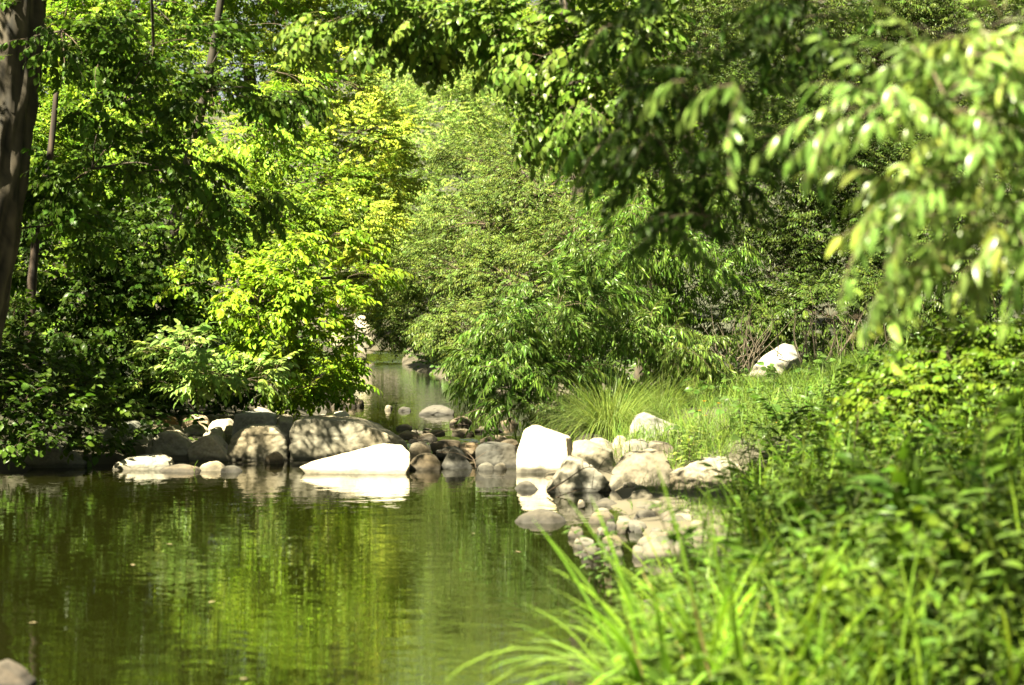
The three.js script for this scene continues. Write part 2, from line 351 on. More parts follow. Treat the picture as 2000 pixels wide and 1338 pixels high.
for (const [x, y, d, r] of [[1420, 170, 4.6, 0.27], [1540, 150, 4.65, 0.27], [1680, 180, 4.7, 0.24], [1800, 230, 4.8, 0.3], [1830, 80, 4.8, 0.27], [1720, 395, 4.7, 0.25], [1860, 410, 4.8, 0.33], [1800, 330, 4.8, 0.25], [1960, 420, 4.8, 0.3], [1800, 510, 4.8, 0.2], [1960, 90, 4.7, 0.27], [1960, 250, 4.8, 0.25]]) open(at(x, y, d), r); // willow bough
for (const [x, y, d, r] of [[1090, 150, 11.5, 0.35], [1150, 230, 11.5, 0.3], [1180, 1200, 5.5, 0.3], [1100, 1290, 5.3, 0.3], [1350, 1150, 6.5, 0.4], [1900, 950, 8.5, 0.5], [1850, 850, 10, 0.6], [1720, 920, 9.5, 0.35]]) open(at(x, y, d), r);

{ seed(5); for (let i = 0; i < 84; i++) open(at(rr(440, 800), rr(826, 890), 17), rr(0.05, 0.11)); for (let i = 0; i < 40; i++) open(at(rr(1060, 1330), rr(890, 960), 14.2), rr(0.04, 0.1)); }

// ---------------------------------------------------------------- rocks
const WHITE = [0.42, 0.37, 0.28], PALE = [0.27, 0.235, 0.17], GREY = [0.25, 0.218, 0.155], TAN = [0.19, 0.14, 0.085], DARK = [0.065, 0.055, 0.04], BROWN = [0.11, 0.082, 0.05], OCHRE = [0.26, 0.16, 0.07];
let rockSeed = 100;
function rock(label, outline, depth, color, { thick = 0.5, lean = 0.25, sink = 0.12, p = 30, detail = 14, rough = 0.075, back = 0.82, drop = 0.0, moss = 0, name = 'rock', category = 'rock', crack = 0.5, chips = 7 } = {}) {
  const sd = rockSeed++ * 1.37;
  seed(rockSeed);
  const ys = outline.map((q) => q[1]), bottom = Math.max(...ys), top = Math.min(...ys), mx = outline.reduce((s, q) => s + q[0], 0) / outline.length, my = outline.reduce((s, q) => s + q[1], 0) / outline.length;
  const pts = [];
  for (const [x, y] of outline) {
    const up = (bottom - y) / Math.max(1, bottom - top), a = at(x, y, depth), h = (bottom - y) * depth / F;
    a.z -= lean * h; if (y > bottom - 0.25 * (bottom - top)) { const b = a.clone(); b.y -= sink; pts.push(b); }
    pts.push(a);
    const b = at(mx + (x - mx) * back, my + (y - my) * (1 - drop), depth); b.z -= thick + 0 * up; b.y -= drop * h; if (y > bottom - 0.3 * (bottom - top)) b.y -= sink; pts.push(b);
  }
  const jitter = pts.map((q) => q.clone().add(V(gauss(), gauss() * 0.4, gauss()).multiplyScalar(0.006)));
  const hull = new ConvexHull().setFromPoints(jitter), c = jitter.reduce((s, q) => s.add(q), V(0, 0, 0)).divideScalar(jitter.length);
  const planes = [];
  for (const f of hull.faces) { const d = f.constant - f.normal.dot(c); if (d > 1e-4 && !planes.some((k) => k[0].dot(f.normal) > 0.995)) planes.push([f.normal.clone(), d]); }
  for (let i = 0; i < chips; i++) {   // flat breaks across the corners
    const n = V(gauss(), gauss() * 0.7 + 0.25, gauss()).normalize(); let reach = 0; for (const q of jitter) reach = Math.max(reach, n.dot(q) - n.dot(c));
    planes.push([n, reach * rr(0.7, 0.9)]);
  }
  const box = new THREE.Box3().setFromPoints(jitter), ext = box.getSize(V(0, 0, 0)).multiplyScalar(0.5), g0 = new THREE.IcosahedronGeometry(1, detail);
  g0.deleteAttribute('uv'); g0.deleteAttribute('normal');
  const g = mergeVertices(g0, 1e-5), P = g.attributes.position, col = [], size = Math.max(ext.x, ext.y, ext.z), o = V(c.x, box.min.y, c.z), d = V(0, 0, 0);
  for (let i = 0; i < P.count; i++) {
    d.fromBufferAttribute(P, i).multiply(ext).normalize();
    let s = 0; for (const [n, k] of planes) { const q = n.dot(d) / k; if (q > 0) s += Math.pow(q * size, p * 2); }
    let r = size / Math.pow(s, 1 / (p * 2));
    const w = d.clone().multiplyScalar(r / 0.35);
    const big = fbm(w.x * 0.9 + sd, w.y * 0.9, w.z * 0.9, 3), fine = fbm(w.x * 5 + sd, w.y * 5, w.z * 5, 3), ridge = 1 - Math.abs(noise(w.x * 1.6 + sd, w.y * 2.3 + sd, w.z * 1.6)) * 6;
    r *= 1 + rough * (big * 1.5 + fine * 1.3) - (ridge > 0 ? ridge * 0.035 * crack : 0);
    const v = d.clone().multiplyScalar(r).add(c);
    P.setXYZ(i, v.x - o.x, v.y - o.y, v.z - o.z);
    const st = fbm(v.x * 4 + sd, v.y * 4, v.z * 4, 4), sp_ = noise(v.x * 55, v.y * 55 + sd, v.z * 55), warm = fbm(v.x * 2.2, v.y * 2.2 + sd, v.z * 2.2, 2);
    let k = 1 + 0.75 * st + 0.34 * sp_ - (ridge > 0.4 ? (ridge - 0.4) * 0.45 * crack : 0);
    const wl = level(v.z), wet = 1 - sstep(v.y, wl + 0.015 + 0.02 * noise(v.x * 9, sd, v.z * 9), wl + 0.055 + 0.03 * noise(v.x * 6, sd, v.z * 6));
    k *= lerp(1, 0.34, wet);
    const ms = moss * sstep(fbm(v.x * 3 + sd, v.y * 3, v.z * 3 + 4, 3), -0.1, 0.25);
    col.push(k * lerp(color[0] * (1 + 0.16 * warm), 0.09, ms), k * lerp(color[1], 0.12, ms), k * lerp(color[2] * (1 - 0.25 * warm), 0.035, ms));
  }
  g.setAttribute('color', new THREE.Float32BufferAttribute(col, 3)); g.computeVertexNormals();
  const m = mesh(name, g, stoneMat, scene); m.position.copy(o);
  return tag(m, label, category);
}
const afloat = (py) => { let d = 17; for (let i = 0; i < 30; i++) d = (EYE - level(d ? -d : 0)) * F / (py - 610); return d; };   // how far off a stone stands whose foot meets the water there
const oval = (x0, y0, x1, y1, flat = 0.8) => { const w = x1 - x0, h = y1 - y0; return [[x0, y1 - h * 0.3], [x0 + w * 0.14, y0 + h * 0.28], [x0 + w * 0.36, y0 + h * 0.02], [x0 + w * 0.62, y0], [x0 + w * 0.85, y0 + h * 0.25], [x1, y1 - h * 0.3], [x1 - w * 0.1, y1], [x0 + w * 0.1, y1]]; };
const block = (x0, y0, x1, y1, s = 0.06) => { const w = x1 - x0, h = y1 - y0; return [[x0, y1], [x0 + w * s, y0 + h * 0.12], [x0 + w * 0.2, y0], [x1 - w * 0.18, y0 + h * 0.05], [x1 - w * 0.03, y0 + h * 0.2], [x1, y1]]; };

// the row of boulders across the creek
rock('big sunlit white wedge of rock lying at the edge of the still pool', [[580, 914], [606, 904], [650, 893], [705, 884], [745, 870], [778, 866], [800, 870], [798, 905], [788, 930], [690, 926], [620, 922]], 15.6, WHITE, { thick: 0.55, lean: 1.1, detail: 40, p: 44, rough: 0.03, drop: 0.3, crack: 0.25, chips: 2 });
rock('largest boulder, a long dappled slab sloping down to the right behind the white wedge', [[565, 898], [562, 846], [574, 823], [600, 819], [690, 824], [775, 855], [806, 872], [806, 905], [640, 903]], 16.9, GREY, { thick: 0.8, lean: 0.22, detail: 43, p: 44, rough: 0.03, chips: 2 });
rock('broad dappled boulder left of the long slab, touching the water', [[438, 890], [448, 852], [470, 836], [520, 833], [560, 838], [562, 893], [500, 897]], 16.9, GREY, { thick: 0.6, lean: 0.3, detail: 32, p: 20 });
rock('square dark grey block sitting on top of the broad dappled boulder', block(452, 806, 538, 842), 17.5, [0.24, 0.235, 0.215], { thick: 0.4, lean: 0.12, detail: 24, p: 44, sink: 0.06, chips: 2 });
rock('rounded shaded boulder with its foot in dark water left of the broad dappled boulder', oval(278, 846, 368, 893), 17.0, GREY, { thick: 0.5, detail: 24, p: 16 });
rock('shaded boulder with a tan streak between two darker boulders', oval(362, 852, 448, 893), 16.9, [0.33, 0.28, 0.2], { thick: 0.45, detail: 24, p: 16 });
rock('wide low mossy boulder half under the left bank creepers', oval(176, 830, 290, 893), 17.2, [0.26, 0.25, 0.2], { thick: 0.8, detail: 27, p: 13, moss: 0.35 });
rock('long flat dark stone at the foot of the left bank', [[18, 915], [28, 882], [46, 868], [60, 882], [120, 886], [178, 908], [176, 916]], 16.2, [0.26, 0.24, 0.2], { thick: 0.5, lean: 0.5, detail: 27 });
rock('rough pale stone standing in the water before the left boulders', [[214, 918], [232, 900], [268, 894], [300, 893], [330, 902], [336, 918], [280, 924]], 16.0, PALE, { thick: 0.45, lean: 0.7, detail: 29, rough: 0.1, p: 16 });
rock('low flat brown stone just in front of the rough pale stone', oval(300, 911, 396, 926), 15.75, BROWN, { thick: 0.3, lean: 0.8, detail: 18, p: 13 });
rock('small cream stone in the water beside a tuft of green', oval(383, 904, 438, 922), 15.9, PALE, { thick: 0.3, lean: 0.5, p: 13 });
rock('small dark wet stone right of the cream stone', oval(422, 912, 472, 926), 15.7, DARK, { thick: 0.22, lean: 0.6, p: 13 });
rock('small tan stone at the waterline under the broad dappled boulder', oval(513, 884, 552, 906), 16.6, TAN, { thick: 0.25, p: 13 });
// cobbles on the bar behind
rock('ochre oval cobble below the left shrub', oval(306, 814, 346, 834), 18.6, OCHRE, { thick: 0.25, p: 13, sink: 0.08 });
rock('orange faced block among white cobbles', block(354, 812, 406, 838), 18.5, [0.48, 0.36, 0.24], { thick: 0.3, p: 22, sink: 0.1 });
rock('bright white cobble right of the orange faced block', oval(404, 816, 458, 844), 18.4, WHITE, { thick: 0.35, p: 13, sink: 0.1 });
rock('white cobble resting against the front of the orange faced block', oval(352, 830, 400, 856), 18.0, PALE, { thick: 0.3, p: 13, sink: 0.1 });
rock('pale grey cobble left of the ochre oval cobble', oval(268, 822, 312, 844), 18.4, [0.4, 0.37, 0.31], { thick: 0.3, p: 13, sink: 0.1 });
rock('small tan cobble farthest left on the bar', oval(240, 814, 272, 832), 18.7, TAN, { thick: 0.25, p: 13, sink: 0.1 });
rock('grey cobble wedged between the rounded boulder and white cobbles', oval(308, 832, 358, 858), 17.8, GREY, { thick: 0.3, p: 13, sink: 0.1 });
rock('pale cobble behind the shaded boulder with the tan streak', oval(394, 838, 442, 862), 17.7, [0.42, 0.38, 0.31], { thick: 0.3, p: 13, sink: 0.1 });
rock('white chip of stone on top of the square dark block', [[488, 806], [500, 796], [522, 800], [536, 808]], 17.8, PALE, { thick: 0.2, p: 22, sink: 0.03, detail: 10 });
rock('pale stone between the square dark block and the long slab', block(534, 814, 572, 842), 17.7, PALE, { thick: 0.4, p: 20, sink: 0.15 });
rock('rounded cube of grey stone perched behind the long slab', [[642, 828], [644, 812], [652, 803], [670, 803], [682, 814], [682, 832]], 18.1, [0.40, 0.37, 0.31], { thick: 0.28, lean: 0.15, p: 16, sink: 0.2 });
rock('small white stone left of the rounded grey cube', oval(604, 812, 645, 832), 18.2, PALE, { thick: 0.3, p: 13, sink: 0.15 });
rock('low white rock sloping from the long slab to the rapids', [[680, 836], [690, 827], [716, 825], [745, 836], [756, 850], [690, 850]], 18.0, PALE, { thick: 0.4, lean: 0.6, p: 16, detail: 21 });
rock('dappled brown rock at the right end of the white wedge', [[792, 895], [800, 868], [822, 866], [842, 880], [842, 895]], 16.3, [0.17, 0.14, 0.1], { thick: 0.35, p: 20 });
rock('rounded brown stone right of the white wedge, mirrored in the pool', oval(796, 889, 863, 914), 15.95, [0.16, 0.13, 0.09], { thick: 0.35, p: 13 });
rock('dark three-cornered rock in the middle of the outflow', [[852, 914], [862, 893], [886, 875], [900, 884], [922, 912]], 16.1, [0.11, 0.10, 0.08], { thick: 0.4, lean: 0.35, p: 36, detail: 24 });
rock('squarish dark rock left of the white block', block(928, 868, 1014, 912), 16.2, [0.055, 0.049, 0.037], { thick: 0.45, p: 34, detail: 24 });
rock('small pale pebble before the squarish dark rock', oval(930, 906, 966, 917), 15.95, [0.13, 0.112, 0.08], { thick: 0.2, p: 13, detail: 10 });
rock('second pale pebble, nearer the white block', oval(964, 906, 992, 917), 15.95, [0.14, 0.122, 0.09], { thick: 0.2, p: 13, detail: 10 });
// stones in the rapids
for (const [label, x0, y0, x1, y1, d, c] of [
  ['tan cobble topping the rapids beside the low white rock', 768, 826, 802, 840, 18.6, TAN],
  ['round tan cobble in the upper left of the rapids', 770, 834, 818, 858, 17.9, TAN],
  ['brown cobble in the middle of the rapids', 806, 840, 852, 862, 17.7, BROWN],
  ['small tan cobble behind the brown rapids cobble', 834, 834, 866, 851, 18.2, TAN],
  ['flat pale cobble splitting the water of the rapids', 872, 833, 926, 852, 18.2, [0.22, 0.175, 0.11]],
  ['domed tan boulder at the right of the rapids', 934, 842, 992, 866, 17.6, TAN],
  ['flat wet slab across the foot of the rapids', 836, 855, 902, 871, 17.3, BROWN],
  ['low tan stone below the flat wet slab', 888, 860, 938, 877, 17.0, TAN],
  ['brown stone tucked behind the squarish dark rock', 972, 852, 1014, 872, 17.2, BROWN],
  ['dark pebble at the lip of the outflow', 858, 870, 890, 882, 16.8, DARK],
  ['tan pebble beside the dark three-cornered rock', 888, 871, 926, 884, 16.8, TAN],
  ['long brown stone at the right edge of the rapids', 920, 832, 985, 845, 18.7, BROWN],
]) rock(label, oval(x0 + 2, y0 + (y1 - y0) * 0.42, x1 + 3, y1), afloat(y1), c, { thick: 0.3, chips: 12, p: 20, lean: 0.8, sink: 0.06, detail: 13, rough: 0.13 });
// right bank
rock('tall sunlit white block with a flat dark foot, right of the outflow', [[1007, 918], [1010, 880], [1022, 846], [1036, 838], [1052, 838], [1126, 864], [1134, 900], [1118, 921]], 15.7, WHITE, { thick: 0.55, lean: 0.7, detail: 37, p: 44, rough: 0.03, crack: 0.2, chips: 2 });
rock('pale dappled rock leaning on the right of the tall white block', [[1116, 918], [1122, 868], [1150, 866], [1205, 888], [1214, 922]], 15.5, [0.2, 0.172, 0.12], { thick: 0.5, lean: 0.8, detail: 29, p: 20 });
rock('grey three-cornered rock at the pool edge with dead twigs on it', [[1052, 962], [1080, 925], [1112, 894], [1150, 908], [1192, 944], [1192, 968], [1120, 976]], 14.0, [0.21, 0.185, 0.14], { thick: 0.5, lean: 0.35, detail: 35, p: 34 });
rock('pale streaked boulder right of the grey three-cornered rock', [[1186, 975], [1200, 920], [1230, 890], [1290, 885], [1322, 930], [1328, 972]], 14.1, [0.15, 0.128, 0.09], { thick: 0.6, lean: 0.5, detail: 32, p: 20 });
rock('long pale ledge half under the bank herbs', [[1305, 985], [1312, 935], [1370, 912], [1430, 902], [1452, 915], [1456, 980]], 13.7, [0.21, 0.18, 0.13], { thick: 0.7, lean: 0.5, detail: 35, p: 22, rough: 0.08 });
rock('slanting grey block in front of the sedge tuft', [[1226, 862], [1232, 838], [1246, 815], [1262, 810], [1330, 834], [1330, 868]], 16.8, [0.2, 0.185, 0.155], { thick: 0.5, lean: 0.3, detail: 29, p: 44, sink: 0.2, chips: 2 });
rock('smaller rounded block below the slanting grey block', block(1214, 862, 1272, 896), 15.9, [0.17, 0.15, 0.115], { thick: 0.4, p: 20, sink: 0.25 });
rock('brownish block right of the smaller rounded block', block(1266, 866, 1318, 902), 15.6, [0.16, 0.135, 0.1], { thick: 0.4, p: 20, sink: 0.25 });
rock('flat dark stone at the foot of the sedge tuft', oval(1122, 849, 1190, 866), 17.2, DARK, { thick: 0.35, p: 13 });
rock('flat white stone between the sedge tuft and the dappled rock', oval(1138, 858, 1202, 880), 16.6, PALE, { thick: 0.35, p: 13, lean: 0.6 });
rock('small white stone left of the slanting grey block', oval(1196, 852, 1230, 876), 16.5, PALE, { thick: 0.3, p: 13, sink: 0.2 });
rock('dark wet stone poking from the pool below the tall white block', oval(1002, 944, 1052, 966), 14.2, DARK, { thick: 0.25, p: 16, rough: 0.12 });
rock('long flat dark stone awash at the right of the pool', oval(1004, 1004, 1112, 1030), 11.9, [0.06, 0.052, 0.04], { thick: 0.35, p: 13, lean: 0.8, rough: 0.12 });
rock('pale pebble at the pool edge under the streaked boulder', oval(1155, 980, 1218, 1002), 13.0, [0.14, 0.12, 0.087], { thick: 0.3, p: 13 });
rock('low pale stone on the right shore behind blurred herbs', oval(1222, 990, 1300, 1012), 12.6, [0.13, 0.112, 0.08], { thick: 0.4, p: 13 });
rock('pale shore stone seen through the dark herbs', oval(1290, 1004, 1368, 1034), 11.8, [0.12, 0.103, 0.075], { thick: 0.4, p: 16 });
rock('blurred sunlit shore stone nearest the camera', oval(1255, 1062, 1362, 1092), 10.1, [0.11, 0.094, 0.068], { thick: 0.45, p: 16, lean: 0.7 });
rock('blunt brown rock cut off by the bottom left corner of the picture', [[-90, 1390], [-70, 1322], [-20, 1312], [20, 1328], [48, 1352], [50, 1390]], 6.55, [0.05, 0.036, 0.024], { thick: 0.3, lean: 0.4, detail: 27 });
rock('bleached tilted slab high on the right bank', [[1458, 730], [1500, 698], [1546, 672], [1580, 680], [1578, 712], [1506, 758], [1478, 756]], 20.5, [0.30, 0.275, 0.225], { thick: 0.3, lean: 1.5, detail: 32, p: 48, rough: 0.03 });
rock('weathered grey stone below the bleached slab', [[1552, 768], [1566, 748], [1600, 738], [1612, 750], [1600, 770]], 19.5, [0.34, 0.31, 0.26], { thick: 0.3, p: 22 });
// broken stones strewn between the larger ones; nothing in the photograph tells them apart
{
  const strew = (label, group, n, sd, x0, x1, y0, y1, dep, sizes, tints) => { for (let i = 0; i < n; i++) {
    seed(sd + i * 7); const x = rr(x0, x1), y = rr(y0, y1), w = rr(...sizes), h = w * rr(0.26, 0.5), c = tints[(rnd() * tints.length) | 0];
    const r = rock(label, rnd() < 0.35 ? oval(x - w, y - h, x + w, y + h) : block(x - w, y - h * rr(0.6, 1.1), x + w, y + h, rr(0.02, 0.5)), dep(y), c, { thick: 0.16, lean: rr(0.3, 1.2), p: 30, chips: 12, detail: 8, rough: 0.16, sink: 0.05 }); r.userData.group = group; } };
  strew('small broken stone lying among the rocks of the right shore', 'broken stones on the right shore', 64, 300, 1120, 1470, 945, 1085, (y) => (EYE - 0.04) * F / (y - 610), [7, 28], [[0.13, 0.11, 0.08], [0.12, 0.095, 0.06], [0.08, 0.068, 0.05], [0.17, 0.145, 0.105]]);
  strew('small pale cobble on the stony bar behind the left boulders', 'cobbles on the left bar', 16, 500, 240, 460, 816, 846, (y) => lerp(19.2, 17.6, (y - 816) / 30), [9, 17], [PALE, TAN, GREY, PALE]);
  strew('small stone half awash in the rapids', 'small stones in the rapids', 18, 700, 765, 1000, 838, 884, (y) => afloat(y), [6, 15], [TAN, BROWN, GREY, DARK]);
}
// upper pool and beyond
for (const [label, x0, y0, x1, y1, d, c] of [
  ['flat dark brown stone by the left edge of the upper pool', 640, 779, 716, 795, 24.6, BROWN],
  ['tiny tan stone alone in the upper pool', 750, 793, 764, 802, 23.8, PALE],
  ['tiny dark stone in the middle of the upper pool', 776, 796, 802, 804, 23.4, DARK],
  ['dark flat rock in the upper pool with a pale left end', 816, 794, 888, 811, 22.6, [0.075, 0.062, 0.045]],
  ['brown humped stone near the overhanging willow', 876, 816, 924, 832, 20.7, BROWN],
  ['tan stone under the tips of the willow', 972, 822, 1012, 834, 20.2, TAN],
  ['bright white rock at the far bend, lower one', 680, 676, 716, 698, 45, [0.15, 0.13, 0.1]],
  ['bright white flat rock at the far bend, upper one', 672, 654, 732, 672, 48, [0.18, 0.16, 0.12]],
  ['tan boulder highest up at the far bend', 684, 616, 728, 646, 54, [0.4, 0.34, 0.25]],
  ['grey stone at the far bend left of the white rocks', 640, 650, 680, 676, 47, GREY],
]) rock(label, oval(x0, y0, x1, y1), d < 30 ? afloat(y1) : d, c, { thick: 0.45, p: 13, lean: 0.6, detail: 13, rough: 0.12 });

// ---------------------------------------------------------------- trees and shrubs
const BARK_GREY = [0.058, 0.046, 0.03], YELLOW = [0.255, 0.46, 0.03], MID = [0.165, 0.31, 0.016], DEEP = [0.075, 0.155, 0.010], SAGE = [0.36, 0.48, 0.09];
// left: the big tree and what stands behind it
plant('broadleaf_tree', 'big tree with ridged grey trunk at left edge, dark boughs reaching over the creek', 'tree', V(-4.62, 0.6, -15.6), 'ovate', [0.085, 0.18, 0.012], [
  C(120, 60, 15.4, 130, 90, 0.5, 150), C(300, 90, 15.4, 140, 70, 0.4, 120), C(240, 200, 15.6, 150, 60, 0.4, 150, { dir: V(1, -0.2, 0) }), C(400, 180, 15.6, 110, 36, 0.35, 90, { dir: V(1, -0.3, 0) }), C(530, 185, 15.6, 62, 26, 0.25, 45, { dir: V(1, -0.4, 0) }),
  C(180, 330, 15.8, 130, 70, 0.4, 120), C(340, 340, 15.8, 110, 50, 0.35, 110, { dir: V(1, -0.5, 0) }), C(460, 385, 15.8, 70, 32, 0.25, 55, { dir: V(1, -0.6, 0) }), C(410, 450, 15.7, 26, 50, 0.15, 20, { dir: V(0.2, -1, 0) }), C(100, 440, 15.9, 90, 80, 0.4, 80),
  CW(-4.2, 5.6, -15.0, 1.8, 0.9, 1.6, 420), CW(-2.6, 6.2, -15.8, 1.6, 0.7, 1.3, 300), CW(-5.5, 6.6, -13.5, 1.8, 1.2, 1.8, 420), CW(-4.5, 8.0, -15.5, 2.2, 1.2, 2.2, 500), CW(-6.6, 4.8, -15.6, 1.6, 1.3, 1.8, 380), CW(-6.8, 3.4, -14.6, 1.2, 0.8, 1.4, 240), CW(-2.5, 5.0, -13.2, 0.8, 0.4, 0.6, 200), CW(-7.4, 6.0, -16.6, 1.8, 1.4, 1.8, 520), CW(-7.6, 4.2, -18, 1.4, 1.3, 1.4, 400), CW(-6.2, 5.4, -18.5, 1.4, 0.8, 1.4, 400),
], { sd: 21, parts: 300, trunk: [V(-4.62, 0.3, -15.6), V(-4.36, 1.4, -15.6), V(-4.18, 2.4, -15.6), V(-4.03, 3.6, -15.6), V(-3.92, 5.2, -15.5), V(-4.2, 7.5, -15.4)], trunkR: [0.30, 0.2], bark: BARK_GREY, limbR: 0.028 });
plant('sapling', 'thin reddish leaning sapling right of the big left trunk', 'sapling', at(58, 700, 17).setY(0.5), 'ovate', DEEP, [C(120, 250, 17, 70, 50, 0.3, 50), C(90, 380, 17, 60, 50, 0.3, 50)], { sd: 22, parts: 60, trunk: [at(55, 720, 17), at(62, 560, 17), at(74, 430, 17), at(98, 300, 17), at(110, 180, 17)], trunkR: [0.05, 0.022], bark: [0.035, 0.022, 0.014], limbR: 0.014 });
plant('maple_tree', 'yellow-green sunlit tree behind the dark boughs of the big left tree', 'tree', V(-4.3, 0.9, -23.5), 'elder', YELLOW, [
  C(330, 40, 22.5, 120, 70, 0.8, 200), C(480, 50, 22.5, 110, 70, 0.8, 230), C(400, 150, 22.8, 120, 60, 0.8, 200), C(540, 140, 22.8, 90, 70, 0.7, 200), C(450, 250, 23, 130, 60, 0.8, 220), C(560, 270, 23, 70, 80, 0.6, 160), C(330, 270, 23.2, 120, 80, 0.8, 180), C(250, 150, 23.4, 110, 90, 0.8, 160), C(470, -60, 22.6, 160, 80, 1, 220), C(410, 30, 22.2, 70, 70, 0.3, 110), C(300, 110, 22.4, 70, 60, 0.4, 90), C(250, -50, 22.8, 160, 80, 1, 260), C(420, -160, 22.8, 220, 70, 1.2, 320), C(180, 80, 23, 110, 80, 0.8, 200),
], { sd: 23, parts: 200, trunk: [V(-4.3, 0.7, -23.5), V(-4.1, 2.2, -23.4), V(-3.6, 4.2, -23.2), V(-3.3, 6, -23)], trunkR: [0.09, 0.03], bark: [0.03, 0.024, 0.016], limbR: 0.018 });
plant('elder_shrub', 'bright many-leaved shrub leaning from the left bank over the gap in the boulders', 'shrub', V(-2.9, 0.45, -19.4), 'elder', [0.24, 0.42, 0.016], [
  C(640, 470, 19.2, 90, 40, 0.4, 110, { dir: V(1, -0.1, 0.2) }), C(560, 500, 19, 90, 60, 0.5, 120), C(680, 540, 19.6, 70, 40, 0.4, 80, { dir: V(1, -0.2, 0) }), C(600, 570, 18.8, 90, 55, 0.5, 130), C(500, 590, 18.6, 80, 55, 0.5, 110), C(650, 630, 19.4, 60, 60, 0.4, 80), C(560, 660, 18.8, 90, 60, 0.5, 120), C(440, 560, 18.8, 90, 60, 0.5, 110), C(640, 710, 19.4, 50, 55, 0.4, 70), C(560, 740, 19, 60, 40, 0.4, 70), C(470, 480, 19.4, 80, 50, 0.5, 90), C(600, 755, 19.8, 60, 26, 0.4, 70), C(672, 735, 20.8, 28, 34, 0.3, 44), C(540, 770, 20, 50, 20, 0.3, 50),
], { sd: 24, parts: 300, limbR: 0.016, bark: [0.2, 0.15, 0.09] });
plant('low_shrub', 'low shrub with large pale sunlit leaves above the white cobbles', 'shrub', V(-2.95, 0.35, -18.2), 'elder', [0.25, 0.42, 0.08], [
  C(350, 690, 17.5, 50, 35, 0.25, 42), C(420, 660, 17.6, 60, 30, 0.3, 50), C(470, 700, 17.6, 55, 40, 0.3, 50), C(400, 725, 17.7, 60, 36, 0.3, 60), C(470, 745, 17.9, 50, 26, 0.3, 45), C(395, 755, 17.9, 45, 16, 0.25, 30), C(520, 735, 17.9, 50, 40, 0.3, 45), C(320, 745, 18.3, 40, 30, 0.3, 36),
], { sd: 25, parts: 300, limbR: 0.012, gloss: 0.25 });
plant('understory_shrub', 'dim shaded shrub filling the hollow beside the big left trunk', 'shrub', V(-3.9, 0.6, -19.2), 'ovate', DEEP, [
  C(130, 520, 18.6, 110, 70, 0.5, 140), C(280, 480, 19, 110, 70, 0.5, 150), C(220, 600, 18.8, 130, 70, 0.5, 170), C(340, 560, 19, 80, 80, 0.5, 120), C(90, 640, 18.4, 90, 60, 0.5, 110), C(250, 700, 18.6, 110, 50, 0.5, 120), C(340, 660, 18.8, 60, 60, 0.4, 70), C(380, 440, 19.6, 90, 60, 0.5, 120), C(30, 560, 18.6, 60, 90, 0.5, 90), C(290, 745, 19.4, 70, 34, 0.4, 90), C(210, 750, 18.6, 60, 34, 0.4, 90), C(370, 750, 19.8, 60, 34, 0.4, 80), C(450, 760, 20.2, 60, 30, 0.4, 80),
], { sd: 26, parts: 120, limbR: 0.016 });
plant('bramble_thicket', 'trailing creeper with three-part leaves spilling down the left bank to the water', 'bramble', V(-4.3, 0.45, -16.4), 'bramble', [0.085, 0.165, 0.012], [
  C(40, 720, 16.2, 80, 40, 0.5, 120), C(120, 750, 16.3, 80, 40, 0.5, 130), C(50, 800, 15.8, 90, 45, 0.5, 160), C(150, 810, 16.2, 80, 35, 0.4, 120), C(40, 860, 15.6, 60, 30, 0.3, 80), C(110, 850, 15.8, 60, 28, 0.3, 80), C(210, 800, 16.8, 60, 36, 0.4, 80), C(190, 858, 16.5, 40, 16, 0.25, 30), C(-60, 780, 15.6, 80, 100, 0.6, 160), C(20, 650, 16.6, 70, 50, 0.5, 80),
], { sd: 27, parts: 300, limbR: 0.006, size: [0.8, 1.35], up: 0.5 });
plant('leafy_tree', 'mid-green tree far back on the left bank behind the yellow-green one', 'tree', V(-6.5, 1.4, -30), 'far', MID, [
  C(120, 200, 29, 200, 130, 1.2, 420), C(320, 400, 28, 190, 110, 1.1, 420), C(120, 420, 28, 160, 120, 1, 360), C(500, 420, 27, 120, 100, 0.8, 260), C(180, 30, 29, 260, 110, 1.2, 520), C(420, -60, 30, 260, 90, 1.4, 520), C(60, -100, 30, 260, 90, 1.4, 520), C(300, -220, 30, 320, 90, 1.4, 520), C(600, 380, 29, 90, 90, 0.8, 220), C(400, 560, 26, 160, 90, 0.8, 260), C(150, 600, 25, 180, 110, 0.8, 320), C(60, 150, 28.5, 130, 130, 0.8, 420), C(80, 300, 27, 120, 100, 0.8, 320), C(230, 300, 27.5, 130, 100, 0.8, 360),
], { sd: 28, trunk: [V(-6.5, 1.2, -30), V(-6.3, 3, -30), V(-6.2, 5.5, -29.8)], trunkR: [0.16, 0.08] });

// background, upstream
const bgTree = (label, x, z, rgb, clumps, sd, sp = 'far', o = {}) => plant('background_tree', label, 'tree', V(x, ground(x, z), z), sp, rgb, clumps, { sd, per: 14, trunk: [V(x, ground(x, z) - 0.2, z), V(x + 0.2, ground(x, z) + 3, z), V(x - 0.1, ground(x, z) + 6.5, z)], trunkR: [0.2, 0.1], limbR: 0.04, ...o });
bgTree('pale yellow-green sunlit tree at the bend, left of the water gap', -5.4, -40, [0.46, 0.58, 0.06], [
  C(640, 160, 38, 90, 70, 1.2, 420), C(700, 260, 38, 90, 70, 1.2, 460), C(620, 340, 37, 80, 80, 1, 380), C(720, 350, 39, 80, 60, 1, 380), C(680, 440, 38, 90, 60, 1, 420), C(610, 80, 39, 80, 70, 1, 320), C(720, 540, 40, 60, 50, 0.8, 260), C(690, 610, 41, 40, 24, 0.6, 120), C(640, -20, 39, 110, 70, 1.2, 360), C(700, -130, 39, 130, 80, 1.2, 360), C(560, -90, 39, 110, 80, 1.2, 320)], 41);
